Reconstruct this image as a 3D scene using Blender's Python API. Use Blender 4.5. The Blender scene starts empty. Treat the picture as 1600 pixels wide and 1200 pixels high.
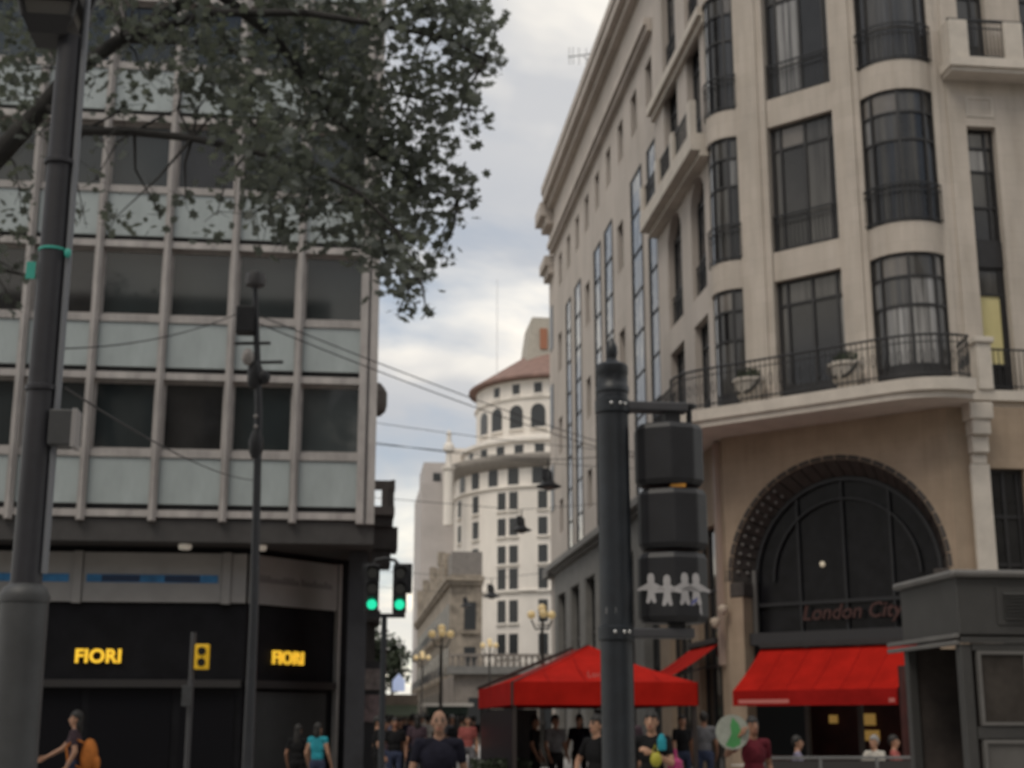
import bpy, bmesh, math, random
from mathutils import Vector, Matrix
random.seed(7)
sc = bpy.context.scene
R = math.radians
# ------------------------------------------------------------------ camera, world, sun, exposure
FPX = 2190.0
PITCH = math.atan(530 / FPX)
YAW = math.atan(260 / (FPX / math.cos(PITCH)))
EYE = 1.6
cam = bpy.data.cameras.new('camera')
cam.sensor_width = 36.0
cam.lens = 36.0 * FPX / 1600
cam.clip_start = 0.05
cam.clip_end = 3000
cam.dof.use_dof = True            # the photograph is focused too near: everything is slightly soft
cam.dof.focus_distance = 1.0
cam.dof.aperture_fstop = 17.0
camo = bpy.data.objects.new('camera', cam)
sc.collection.objects.link(camo)
camo.location = (0, 0, EYE)
camo.rotation_euler = (math.pi / 2 + PITCH, 0, -YAW)
sc.camera = camo

SUN_EL, SUN_AZ = R(56), R(-138)    # veiled sun, high on the left, a little behind the camera
world = bpy.data.worlds.new('World')
sc.world = world
world.use_nodes = True
wn, wl = world.node_tree.nodes, world.node_tree.links
wn.clear()
def N(nt, typ, **kw):
    n = nt.nodes.new(typ)
    for k, v in kw.items():
        setattr(n, k, v)
    return n
W = world.node_tree
wo = N(W, 'ShaderNodeOutputWorld'); wb = N(W, 'ShaderNodeBackground'); wb.inputs['Strength'].default_value = 0.1
sky = N(W, 'ShaderNodeTexSky', sky_type='NISHITA', sun_disc=False, sun_elevation=SUN_EL, sun_rotation=SUN_AZ, air_density=1.0, dust_density=1.0)
tc = N(W, 'ShaderNodeTexCoord')
sep = N(W, 'ShaderNodeSeparateXYZ'); wl.new(tc.outputs['Generated'], sep.inputs[0])
zc = N(W, 'ShaderNodeMath', operation='ADD'); wl.new(sep.outputs['Z'], zc.inputs[0]); zc.inputs[1].default_value = 0.22
zm = N(W, 'ShaderNodeMath', operation='MAXIMUM'); wl.new(zc.outputs[0], zm.inputs[0]); zm.inputs[1].default_value = 0.06
dx = N(W, 'ShaderNodeMath', operation='DIVIDE'); wl.new(sep.outputs['X'], dx.inputs[0]); wl.new(zm.outputs[0], dx.inputs[1])
dy = N(W, 'ShaderNodeMath', operation='DIVIDE'); wl.new(sep.outputs['Y'], dy.inputs[0]); wl.new(zm.outputs[0], dy.inputs[1])
cv = N(W, 'ShaderNodeCombineXYZ'); wl.new(dx.outputs[0], cv.inputs[0]); wl.new(dy.outputs[0], cv.inputs[1]); cv.inputs[2].default_value = 0.0
def wnoise(scale, detail, off, rough=0.55, dist=0.0):
    m = N(W, 'ShaderNodeMapping'); m.inputs['Location'].default_value = off
    wl.new(cv.outputs[0], m.inputs[0])
    t = N(W, 'ShaderNodeTexNoise'); t.inputs['Scale'].default_value = scale; t.inputs['Detail'].default_value = detail
    t.inputs['Roughness'].default_value = rough; t.inputs['Distortion'].default_value = dist
    wl.new(m.outputs[0], t.inputs['Vector'])
    return t.outputs['Fac']
def wramp(fac, stops):
    r = N(W, 'ShaderNodeValToRGB')
    wl.new(fac, r.inputs[0])
    e = r.color_ramp.elements
    while len(e) < len(stops):
        e.new(0.5)
    for i, (p, c) in enumerate(stops):
        e[i].position = p
        e[i].color = (c[0], c[1], c[2], 1)
    return r.outputs['Color']
SKY_OFF = (9.9, 3.3, 0.0)
cloud_col = wramp(wnoise(1.7, 5, (6.3, 16.83, 0), 0.5, 0.4), [(0.36, (5.5, 5.7, 6.1)), (0.49, (6.3, 6.35, 6.5)), (0.61, (10.8, 10.2, 9.2))])
cover = wramp(wnoise(1.1, 6, SKY_OFF, 0.52, 0.5), [(0.35, (0.22, 0.22, 0.22)), (0.48, (1, 1, 1))])
mixc = N(W, 'ShaderNodeMixRGB'); wl.new(cover, mixc.inputs['Fac'])
skyb = N(W, 'ShaderNodeMixRGB', blend_type='MIX'); skyb.inputs['Fac'].default_value = 0.35
wl.new(sky.outputs[0], skyb.inputs['Color1']); skyb.inputs['Color2'].default_value = (4.6, 5.8, 7.2, 1)
wl.new(skyb.outputs[0], mixc.inputs['Color1']); wl.new(cloud_col, mixc.inputs['Color2'])
warm = wramp(sep.outputs['Z'], [(0.0, (1.65, 1.55, 1.30)), (0.08, (1.38, 1.32, 1.18)), (0.15, (1.06, 1.04, 1.0)), (0.26, (1, 1, 1))])
mulw = N(W, 'ShaderNodeMixRGB', blend_type='MULTIPLY'); mulw.inputs['Fac'].default_value = 1
wl.new(mixc.outputs[0], mulw.inputs['Color1']); wl.new(warm, mulw.inputs['Color2'])
wl.new(mulw.outputs[0], wb.inputs['Color']); wl.new(wb.outputs[0], wo.inputs[0])

sun = bpy.data.lights.new('sun', 'SUN')
sun.energy = 1.4; sun.angle = R(26); sun.color = (1.0, 0.92, 0.8)
suno = bpy.data.objects.new('sun', sun); sc.collection.objects.link(suno)
sd = Vector((math.sin(SUN_AZ) * math.cos(SUN_EL), math.cos(SUN_AZ) * math.cos(SUN_EL), math.sin(SUN_EL)))
suno.rotation_euler = (-sd).to_track_quat('-Z', 'Y').to_euler()
vs = sc.view_settings
vs.view_transform = 'Standard'; vs.look = 'None'; vs.exposure = 0.0; vs.gamma = 1.0; vs.use_curve_mapping = False
sc.cycles.max_bounces = 6; sc.cycles.diffuse_bounces = 3; sc.cycles.glossy_bounces = 3
sc.cycles.sample_clamp_indirect = 4.0
sc.cycles.use_denoising = True

# ------------------------------------------------------------------ helpers
C = sc.collection
FW = Vector((math.sin(YAW) * math.cos(PITCH), math.cos(YAW) * math.cos(PITCH), math.sin(PITCH)))
RT = Vector((math.cos(YAW), -math.sin(YAW), 0))
UP = RT.cross(FW)
def at(px, py, Y):
    """a pixel of the 1600x1200 photograph -> the world point at depth Y"""
    d = FW + RT * ((px - 800) / FPX) + UP * ((600 - py) / FPX)
    t = Y / d.y
    return Vector((d.x * t, Y, EYE + d.z * t))

MATS = {}
def mat(name, col, rough=0.8, metal=0.0, var=0.0, vscale=3.0, bump=0.0, bscale=30.0, emit=None, estr=0.0, spec=0.5, streak=0.0):
    if name in MATS:
        return MATS[name]
    m = bpy.data.materials.new(name); m.use_nodes = True
    nt = m.node_tree; b = nt.nodes['Principled BSDF']
    b.inputs['Base Color'].default_value = (*col, 1); b.inputs['Roughness'].default_value = rough
    b.inputs['Metallic'].default_value = metal; b.inputs['Specular IOR Level'].default_value = spec
    if var > 0:
        t = N(nt, 'ShaderNodeTexCoord'); no = N(nt, 'ShaderNodeTexNoise')
        no.inputs['Scale'].default_value = vscale; no.inputs['Detail'].default_value = 6; no.inputs['Roughness'].default_value = 0.65
        mp = N(nt, 'ShaderNodeMapping'); mp.inputs['Scale'].default_value = (1, 1, 1.0 - streak)
        nt.links.new(t.outputs['Object'], mp.inputs[0]); nt.links.new(mp.outputs[0], no.inputs['Vector'])
        r = N(nt, 'ShaderNodeValToRGB'); nt.links.new(no.outputs['Fac'], r.inputs[0])
        e = r.color_ramp.elements
        e[0].position = 0.32; e[1].position = 0.68
        e[0].color = (*[c * (1 - var) for c in col], 1); e[1].color = (*[min(1, c * (1 + var * 0.6)) for c in col], 1)
        nt.links.new(r.outputs[0], b.inputs['Base Color'])
    if bump > 0:
        t2 = N(nt, 'ShaderNodeTexCoord'); n2 = N(nt, 'ShaderNodeTexNoise'); n2.inputs['Scale'].default_value = bscale; n2.inputs['Detail'].default_value = 5
        bp = N(nt, 'ShaderNodeBump'); bp.inputs['Strength'].default_value = bump; bp.inputs['Distance'].default_value = 0.02
        nt.links.new(t2.outputs['Object'], n2.inputs['Vector']); nt.links.new(n2.outputs['Fac'], bp.inputs['Height']); nt.links.new(bp.outputs[0], b.inputs['Normal'])
    if emit:
        b.inputs['Emission Color'].default_value = (*emit, 1); b.inputs['Emission Strength'].default_value = estr
    MATS[name] = m
    return m

def glass(name, col, rough=0.06, wob=0.0, var=0.4, vscale=1.2, streak=0.0):
    """dark street glass: what stands behind it is one dim tone, its sheen is the sky and street it mirrors"""
    m = mat(name, col, rough=rough, var=var, vscale=vscale, spec=0.55, streak=streak)
    if wob > 0:
        nt = m.node_tree; b = nt.nodes['Principled BSDF']
        t2 = N(nt, 'ShaderNodeTexCoord'); n2 = N(nt, 'ShaderNodeTexNoise'); n2.inputs['Scale'].default_value = 1.3; n2.inputs['Detail'].default_value = 2
        bp = N(nt, 'ShaderNodeBump'); bp.inputs['Strength'].default_value = wob; bp.inputs['Distance'].default_value = 0.25
        nt.links.new(t2.outputs['Object'], n2.inputs['Vector']); nt.links.new(n2.outputs['Fac'], bp.inputs['Height']); nt.links.new(bp.outputs[0], b.inputs['Normal'])
    return m

class Flat:
    def __init__(s, o, u, n):
        s.o = Vector((o[0], o[1], 0)); s.u = Vector((u[0], u[1], 0)).normalized(); s.n = Vector((n[0], n[1], 0)).normalized(); s.seg = 1
    def P(s, u, d, z):
        return s.o + s.u * u + s.n * d + Vector((0, 0, z))
class Arc:
    """u = arc length from A to B over an outward bulge of the given sagitta"""
    def __init__(s, A, B, sag, out):
        A = Vector((*A, 0)); B = Vector((*B, 0)); mid = (A + B) / 2; ch = (B - A)
        n = Vector((-ch.y, ch.x, 0)).normalized()
        if n.dot(Vector((*out, 0))) < 0:
            n = -n
        c = ch.length
        s.r = (c * c / 4 + sag * sag) / (2 * sag); s.c = mid - n * (s.r - sag)
        a0 = math.atan2(A.y - s.c.y, A.x - s.c.x); a1 = math.atan2(B.y - s.c.y, B.x - s.c.x)
        d = a1 - a0
        while d > math.pi: d -= 2 * math.pi
        while d < -math.pi: d += 2 * math.pi
        s.a0 = a0; s.sg = 1 if d > 0 else -1; s.L = abs(d) * s.r; s.seg = 10
    def P(s, u, d, z):
        a = s.a0 + s.sg * u / s.r
        return s.c + Vector((math.cos(a), math.sin(a), 0)) * (s.r + d) + Vector((0, 0, z))

class MB:
    def __init__(s):
        s.v = []; s.f = []
    def add(s, vs, fs):
        o = len(s.v); s.v += [Vector(p) for p in vs]; s.f += [tuple(i + o for i in q) for q in fs]
        return s
    def box(s, x0, x1, y0, y1, z0, z1):
        return s.add([(x0, y0, z0), (x1, y0, z0), (x1, y1, z0), (x0, y1, z0), (x0, y0, z1), (x1, y0, z1), (x1, y1, z1), (x0, y1, z1)],
                     [(0, 3, 2, 1), (4, 5, 6, 7), (0, 1, 5, 4), (1, 2, 6, 5), (2, 3, 7, 6), (3, 0, 4, 7)])
    def fb(s, fr, u0, u1, d0, d1, z0, z1):
        n = fr.seg if (u1 - u0) > 0.2 else 1
        vs = []
        for i in range(n + 1):
            u = u0 + (u1 - u0) * i / n
            vs += [fr.P(u, d0, z0), fr.P(u, d1, z0), fr.P(u, d1, z1), fr.P(u, d0, z1)]
        fs = [(0, 1, 2, 3), (4 * n + 3, 4 * n + 2, 4 * n + 1, 4 * n)]
        for i in range(n):
            a, b = 4 * i, 4 * i + 4
            for k in range(4):
                k2 = (k + 1) % 4
                fs.append((a + k, b + k, b + k2, a + k2))
        return s.add(vs, fs)
    def prism(s, poly, z0, z1):
        n = len(poly)
        vs = [(p[0], p[1], z0) for p in poly] + [(p[0], p[1], z1) for p in poly]
        return s.add(vs, [tuple(range(n - 1, -1, -1)), tuple(range(n, 2 * n))] + [(i, (i + 1) % n, (i + 1) % n + n, i + n) for i in range(n)])
    def tube(s, pts, rad, n=8, caps=True):
        pts = [Vector(p) for p in pts]
        rad = rad if isinstance(rad, (list, tuple)) else [rad] * len(pts)
        vs, fs = [], []
        prev = None
        for i, p in enumerate(pts):
            t = (pts[min(i + 1, len(pts) - 1)] - pts[max(i - 1, 0)]).normalized()
            a = (prev if prev is not None else (Vector((1, 0, 0)) if abs(t.x) < 0.9 else Vector((0, 1, 0))))
            a = (a - t * a.dot(t)).normalized(); prev = a
            b = t.cross(a)
            for k in range(n):
                an = 2 * math.pi * k / n
                vs.append(p + (a * math.cos(an) + b * math.sin(an)) * rad[i])
        for i in range(len(pts) - 1):
            for k in range(n):
                k2 = (k + 1) % n
                fs.append((i * n + k, i * n + k2, (i + 1) * n + k2, (i + 1) * n + k))
        if caps:
            fs.append(tuple(range(n - 1, -1, -1))); fs.append(tuple(range((len(pts) - 1) * n, len(pts) * n)))
        return s.add(vs, fs)
    def lathe(s, c, prof, n=20):
        """prof: (radius, z) from bottom to top round the vertical through c"""
        vs, fs = [], []
        for r_, z in prof:
            for k in range(n):
                a = 2 * math.pi * k / n
                vs.append((c[0] + r_ * math.cos(a), c[1] + r_ * math.sin(a), c[2] + z))
        m = len(prof)
        for i in range(m - 1):
            for k in range(n):
                k2 = (k + 1) % n
                fs.append((i * n + k, i * n + k2, (i + 1) * n + k2, (i + 1) * n + k))
        fs.append(tuple(range(n - 1, -1, -1))); fs.append(tuple(range((m - 1) * n, m * n)))
        return s.add(vs, fs)
    def ball(s, c, r, n=12, m=8):
        rx, ry, rz = r if isinstance(r, (list, tuple)) else (r, r, r)
        vs = [(c[0], c[1], c[2] - rz)]
        for i in range(1, m):
            ph = -math.pi / 2 + math.pi * i / m
            for k in range(n):
                a = 2 * math.pi * k / n
                vs.append((c[0] + rx * math.cos(ph) * math.cos(a), c[1] + ry * math.cos(ph) * math.sin(a), c[2] + rz * math.sin(ph)))
        vs.append((c[0], c[1], c[2] + rz))
        fs = [(0, 1 + (k + 1) % n, 1 + k) for k in range(n)]
        for i in range(m - 2):
            for k in range(n):
                k2 = (k + 1) % n
                a, b = 1 + i * n, 1 + (i + 1) * n
                fs.append((a + k, a + k2, b + k2, b + k))
        t = len(vs) - 1; a = 1 + (m - 2) * n
        fs += [(a + k, a + (k + 1) % n, t) for k in range(n)]
        return s.add(vs, fs)
    def mesh(s, name, smooth=False):
        me = bpy.data.meshes.new(name)
        me.from_pydata([tuple(v) for v in s.v], [], s.f)
        if smooth:
            me.polygons.foreach_set('use_smooth', [True] * len(me.polygons))
            me.set_sharp_from_angle(angle=R(40))
        bm = bmesh.new(); bm.from_mesh(me); bmesh.ops.recalc_face_normals(bm, faces=bm.faces); bm.to_mesh(me); bm.free()
        return me
    def build(s, name, m, parent=None, smooth=False, bevel=0.0):
        o = bpy.data.objects.new(name, s.mesh(name, smooth)); o.data.materials.append(m); C.objects.link(o)
        if bevel > 0:
            b = o.modifiers.new('bevel', 'BEVEL'); b.width = bevel; b.segments = 2; b.limit_method = 'ANGLE'
        if parent is not None:
            attach(o, parent)
        return o

WLOC = {}
def attach(o, parent):
    """parts are modelled in world coordinates; the inverse keeps them there under their thing"""
    o.parent = parent
    o.matrix_parent_inverse = Matrix.Translation(-WLOC.get(parent.name, Vector((0, 0, 0))))
def thing(name, label, cat, loc=(0, 0, 0), group=None):
    o = bpy.data.objects.new(name, None); C.objects.link(o)
    o.location = loc; o.empty_display_size = 0.3; WLOC[o.name] = Vector(loc)
    return tag(o, label, cat, group)
def tag(o, label, cat, group=None, kind=None):
    if label: o['label'] = label
    if cat: o['category'] = cat
    if group: o['group'] = group
    if kind: o['kind'] = kind
    return o
def piece(name, me, m, parent, loc=(0, 0, 0), rz=0.0):
    """a repeat that shares its mesh"""
    o = bpy.data.objects.new(name, me); C.objects.link(o)
    if not me.materials:
        me.materials.append(m)
    o.location = loc; o.rotation_euler = (0, 0, rz)
    attach(o, parent)
    return o
def text_mesh(body, size, extrude, offset=0.0, shear=0.0, space=1.0):
    cu = bpy.data.curves.new('lettering', 'FONT'); cu.body = body; cu.size = size; cu.extrude = extrude; cu.offset = offset; cu.shear = shear
    cu.align_x = 'CENTER'; cu.space_character = space; cu.resolution_u = 4
    t = bpy.data.objects.new('lettering', cu); C.objects.link(t)
    me = bpy.data.meshes.new_from_object(t.evaluated_get(bpy.context.evaluated_depsgraph_get()))
    bpy.data.objects.remove(t); bpy.data.curves.remove(cu)
    return me
def letters(name, body, size, extrude, m, fr, u, d, z, parent, offset=0.0, shear=0.0, space=1.0):
    me = text_mesh(body, size, extrude, offset, shear, space)
    X = fr.u; Zv = fr.n; Yv = Vector((0, 0, 1))
    M = Matrix(((X.x, Yv.x, Zv.x, 0), (X.y, Yv.y, Zv.y, 0), (X.z, Yv.z, Zv.z, 0), (0, 0, 0, 1)))
    me.transform(Matrix.Translation(fr.P(u, d, z)) @ M)
    me.materials.clear(); me.materials.append(m)
    o = bpy.data.objects.new(name, me); C.objects.link(o); attach(o, parent)
    return o

# ------------------------------------------------------------------ materials
STONE = mat('cream_stone', (0.50, 0.445, 0.39), 0.85, var=0.16, vscale=1.1, bump=0.25, bscale=18, streak=0.7)
def add_joints(m, w=0.62, h=0.40, depth=0.6, dark=0.86):
    nt = m.node_tree; b = nt.nodes['Principled BSDF']
    t = N(nt, 'ShaderNodeTexCoord'); sp = N(nt, 'ShaderNodeSeparateXYZ'); nt.links.new(t.outputs['Object'], sp.inputs[0])
    sb = N(nt, 'ShaderNodeMath', operation='SUBTRACT'); nt.links.new(sp.outputs['X'], sb.inputs[0]); nt.links.new(sp.outputs['Y'], sb.inputs[1])
    cb = N(nt, 'ShaderNodeCombineXYZ'); nt.links.new(sb.outputs[0], cb.inputs[0]); nt.links.new(sp.outputs['Z'], cb.inputs[1])
    br = N(nt, 'ShaderNodeTexBrick'); br.inputs['Scale'].default_value = 1.0; br.inputs['Brick Width'].default_value = w; br.inputs['Row Height'].default_value = h
    br.inputs['Mortar Size'].default_value = 0.008; br.inputs['Mortar Smooth'].default_value = 0.3
    br.inputs['Color1'].default_value = (1, 1, 1, 1); br.inputs['Color2'].default_value = (0.93, 0.93, 0.92, 1); br.inputs['Mortar'].default_value = (dark, dark, dark, 1)
    nt.links.new(cb.outputs[0], br.inputs['Vector'])
    # rain streaks: fine noise drawn out vertically
    mp = N(nt, 'ShaderNodeMapping'); mp.inputs['Scale'].default_value = (5.0, 0.35, 1); nt.links.new(cb.outputs[0], mp.inputs[0])
    ns = N(nt, 'ShaderNodeTexNoise'); ns.inputs['Scale'].default_value = 1.0; ns.inputs['Detail'].default_value = 5; nt.links.new(mp.outputs[0], ns.inputs['Vector'])
    rp = N(nt, 'ShaderNodeValToRGB'); nt.links.new(ns.outputs['Fac'], rp.inputs[0])
    rp.color_ramp.elements[0].position = 0.30; rp.color_ramp.elements[0].color = (0.92, 0.91, 0.895, 1); rp.color_ramp.elements[1].position = 0.55; rp.color_ramp.elements[1].color = (1, 1, 1, 1)
    src = b.inputs['Base Color'].links[0].from_socket
    m1 = N(nt, 'ShaderNodeMixRGB', blend_type='MULTIPLY'); m1.inputs['Fac'].default_value = 1; nt.links.new(src, m1.inputs['Color1']); nt.links.new(br.outputs['Color'], m1.inputs['Color2'])
    m2 = N(nt, 'ShaderNodeMixRGB', blend_type='MULTIPLY'); m2.inputs['Fac'].default_value = 1; nt.links.new(m1.outputs[0], m2.inputs['Color1']); nt.links.new(rp.outputs[0], m2.inputs['Color2'])
    nt.links.new(m2.outputs[0], b.inputs['Base Color'])
add_joints(STONE)
STONE2 = mat('cream_render', (0.49, 0.44, 0.40), 0.9, var=0.14, vscale=0.7, bump=0.2, bscale=14, streak=0.7)
STONE_D = mat('ground_floor_stone', (0.34, 0.26, 0.19), 0.8, var=0.18, vscale=1.0, bump=0.2, bscale=14)
add_joints(STONE_D, 0.9, 0.5)
add_joints(STONE2, 1.4, 0.7, dark=0.93)
TRIM = mat('pale_stone_trim', (0.55, 0.50, 0.44), 0.8, var=0.14, vscale=2.0, bump=0.15, bscale=20)
GREYST = mat('grey_stone', (0.20, 0.195, 0.185), 0.85, var=0.2, vscale=1.5, bump=0.2)
IRON = mat('black_iron', (0.016, 0.017, 0.02), 0.55, var=0.3, vscale=8)
FRAME = mat('dark_bronze_frame', (0.022, 0.021, 0.022), 0.5, var=0.3, vscale=6)
GL_DARK = glass('glass_dark_room', (0.022, 0.022, 0.023), 0.05)
GL_MID = glass('glass_drawn_curtain', (0.075, 0.072, 0.068), 0.07, var=0.6, vscale=8.0, streak=0.96)
GL_BLIND = glass('glass_lowered_blind', (0.17, 0.155, 0.14), 0.1, var=0.2)
GL_CURT = glass('glass_pale_curtain', (0.25, 0.245, 0.24), 0.08, var=0.75, vscale=9.0, streak=0.97)
GL_STREET = glass('glass_street_side', (0.03, 0.034, 0.04), 0.03, wob=0.35)
GL_STRIP = glass('glass_strip_mirror', (0.05, 0.065, 0.08), 0.02, wob=0.10)
GL_OFF = glass('office_glass', (0.026, 0.032, 0.034), 0.05, var=0.25, vscale=0.5)
GL_OFF2 = glass('office_glass_blind', (0.050, 0.058, 0.060), 0.06, var=0.2, vscale=0.5)
PANEL = mat('pale_green_panel', (0.345, 0.385, 0.385), 0.35, var=0.20, vscale=0.9, streak=0.6)
MULL = mat('weathered_aluminium', (0.37, 0.345, 0.33), 0.5, var=0.28, vscale=2.5, streak=0.6)
DARKGAP = mat('dark_joint', (0.03, 0.03, 0.032), 0.8)
BLACKSH = mat('black_shop_cladding', (0.008, 0.008, 0.010), 0.5, var=0.4, vscale=2, spec=0.15)
FASCIA = mat('fascia_grey_white', (0.27, 0.26, 0.25), 0.6, var=0.12, vscale=1.5)
BLUE = mat('fascia_blue_strip', (0.03, 0.16, 0.34), 0.5, var=0.5, vscale=2.2)
WHITEB = mat('white_tower_render', (0.78, 0.73, 0.67), 0.9, var=0.12, vscale=0.25, streak=0.6)
ROOF = mat('terracotta_roof', (0.24, 0.15, 0.125), 0.85, var=0.25, vscale=0.8)
GREYB = mat('grey_block_render', (0.50, 0.465, 0.45), 0.9, var=0.12, vscale=0.25)
OLDST = mat('old_ochre_stone', (0.31, 0.265, 0.215), 0.9, var=0.5, vscale=0.9)
FARW = mat('far_window', (0.030, 0.033, 0.036), 0.3)
POLE_D = mat('dark_blue_grey_paint', (0.013, 0.017, 0.023), 0.45, var=0.35, vscale=6, bump=0.1)
POLE_G = mat('grey_galvanised', (0.05, 0.052, 0.055), 0.55, var=0.25, vscale=6)
POLE_B = mat('lamp_post_paint', (0.024, 0.024, 0.030), 0.5, var=0.3, vscale=5)
SIGB = mat('signal_black_plastic', (0.014, 0.0145, 0.018), 0.5, var=0.3, vscale=7)
RED = mat('red_canvas', (0.37, 0.013, 0.008), 0.95, var=0.22, vscale=1.7, bump=0.5, bscale=3, spec=0.08)
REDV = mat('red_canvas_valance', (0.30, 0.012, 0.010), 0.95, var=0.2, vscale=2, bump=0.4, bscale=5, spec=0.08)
PINKP = mat('faded_print', (0.52, 0.16, 0.14), 0.8)
KIOSK = mat('kiosk_grey_paint', (0.052, 0.051, 0.050), 0.5, var=0.2, vscale=2.5, bump=0.08)
KIOSK_T = mat('kiosk_trim', (0.14, 0.135, 0.13), 0.45, var=0.15, vscale=3)
KGLASS = glass('kiosk_glass', (0.055, 0.048, 0.043), 0.08, var=0.6, vscale=1.6)
GLOBE = mat('lamp_globe_opal', (0.70, 0.56, 0.33), 0.3, emit=(1.0, 0.70, 0.30), estr=0.2)
YEL_E = mat('lit_yellow_letter', (0.8, 0.5, 0.02), 0.4, emit=(1.0, 0.58, 0.05), estr=0.66)
YEL = mat('yellow_paint_glow', (0.72, 0.42, 0.015), 0.5, var=0.15, emit=(1.0, 0.6, 0.02), estr=0.12)  # slight glow added to the housing colour, which is no lamp
GREEN_E = mat('lit_green_lens', (0.02, 0.5, 0.3), 0.3, emit=(0.01, 0.80, 0.42), estr=1.0)
LENS_OFF = mat('dark_lens', (0.012, 0.012, 0.010), 0.25)
RED_E = mat('dim_red_neon', (0.055, 0.02, 0.017), 0.5, emit=(0.75, 0.16, 0.08), estr=0.003)
WARM_E = mat('cafe_lamp_glow', (0.8, 0.5, 0.15), 0.5, emit=(1.0, 0.55, 0.10), estr=0.55)
WARM_D = mat('cafe_dim_glow', (0.5, 0.33, 0.1), 0.5, emit=(1.0, 0.58, 0.15), estr=0.16)
WHITE = mat('sticker_white', (0.40, 0.39, 0.40), 0.7, var=0.12, vscale=12)
STBLUE = mat('sticker_blue', (0.12, 0.13, 0.30), 0.6)
DARKRM = mat('dark_cafe_interior', (0.014, 0.008, 0.008), 0.8, var=0.4, vscale=1.5)
CAFERED = mat('dark_red_cafe_wall', (0.06, 0.014, 0.012), 0.7, var=0.4, vscale=2)
BARK = mat('plane_bark', (0.032, 0.030, 0.028), 0.9, var=0.4, vscale=4, bump=0.5, bscale=12)
LEAF = mat('plane_leaf', (0.115, 0.13, 0.12), 0.55, var=0.5, vscale=3)  # lighter blue-grey leaf colour stands in for lens haze over the crown
def add_translucent(m, col, f):
    nt = m.node_tree; b = nt.nodes['Principled BSDF']; out = nt.nodes['Material Output']
    tr = N(nt, 'ShaderNodeBsdfTranslucent'); tr.inputs['Color'].default_value = (*col, 1)
    mx = N(nt, 'ShaderNodeMixShader'); mx.inputs['Fac'].default_value = f
    nt.links.new(b.outputs[0], mx.inputs[1]); nt.links.new(tr.outputs[0], mx.inputs[2]); nt.links.new(mx.outputs[0], out.inputs['Surface'])
add_translucent(LEAF, (0.15, 0.17, 0.12), 0.38)
LEAFD = mat('far_leaf', (0.035, 0.05, 0.025), 0.7, var=0.5, vscale=2)
ASPH = mat('asphalt', (0.05, 0.05, 0.052), 0.9, var=0.2, vscale=0.8, bump=0.3, bscale=60)
PAVE = mat('pavement_stone', (0.30, 0.285, 0.27), 0.85, var=0.15, vscale=0.5, bump=0.1)
PAVE2 = mat('street_paving', (0.46, 0.44, 0.42), 0.7, var=0.12, vscale=0.4)
KERB = mat('kerb_granite', (0.30, 0.29, 0.28), 0.85, var=0.2)
PAINT = mat('road_paint', (0.7, 0.7, 0.68), 0.7, var=0.2, vscale=5)
TEAL = mat('teal_tape', (0.04, 0.36, 0.29), 0.5)
WIRE = mat('cable_black', (0.03, 0.03, 0.032), 0.7)
CURTAIN = glass('glass_yellow_curtain', (0.62, 0.55, 0.28), 0.15, var=0.1)

# ------------------------------------------------------------------ the ground
def sheet(name, x0, x1, y0, y1, z, m):
    o = MB().add([(x0, y0, z), (x1, y0, z), (x1, y1, z), (x0, y1, z)], [(0, 1, 2, 3)]).build(name, m)
    return tag(o, None, None, kind='structure')
sheet('ground', -700, 700, -300, 1200, -0.02, ASPH)
sheet('road', -120, 120, 12.9, 19.1, -0.012, ASPH)
def slab(name, x0, x1, y0, y1, z1, m):
    return tag(MB().box(x0, x1, y0, y1, -0.3, z1).build(name, m), None, None, kind='structure')
slab('pavement', -120, 120, -12, 12.75, 0.125, PAVE)
slab('kerb', -120, 120, 12.75, 12.95, 0.13, KERB)
slab('kerb', -120, 120, 19.05, 19.25, 0.13, KERB)
slab('pavement', -120, 120, 19.25, 31.9, 0.125, PAVE)
slab('pedestrian_street', 0.4, 9.7, 31.9, 320, 0.121, PAVE2)
for k in range(9):
    x = -3.6 + k * 1.05
    sheet('crossing_stripe', x, x + 0.5, 13.3, 18.7, -0.006, PAINT)

# the avenue frontage across the road, at the photographer's back: it closes off the low sky and shows in the glass
def frontage(x0, x1, y, h):
    o = MB().box(x0, x1, y - 14, y, -0.2, h).build('avenue_frontage', mat('frontage_stone', (0.34, 0.31, 0.27), 0.9, var=0.2, vscale=0.4))
    tag(o, None, None, kind='structure')
    wm = MB().box(-0.65, 0.65, 0.0, 0.05, 0, 2.3).mesh('window'); wm.materials.append(FARW)
    cm = MB().box(0, x1 - x0 - 0.02, 0.0, 0.5, 0, 0.35).build('cornice', MATS['frontage_stone'])
    cm.parent = o; cm.location = (x0 + 0.01, y, h - 0.5)
    for k in range(int((x1 - x0) / 3.2)):
        for j in range(6):
            w = bpy.data.objects.new('window', wm); C.objects.link(w); w.parent = o
            w.location = (x0 + 1.6 + 3.2 * k, y + 0.001, 1.2 + 3.9 * j)
frontage(-54, -1.5, -13.0, 25.0)
frontage(10.5, 56, -13.0, 27.0)

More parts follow.
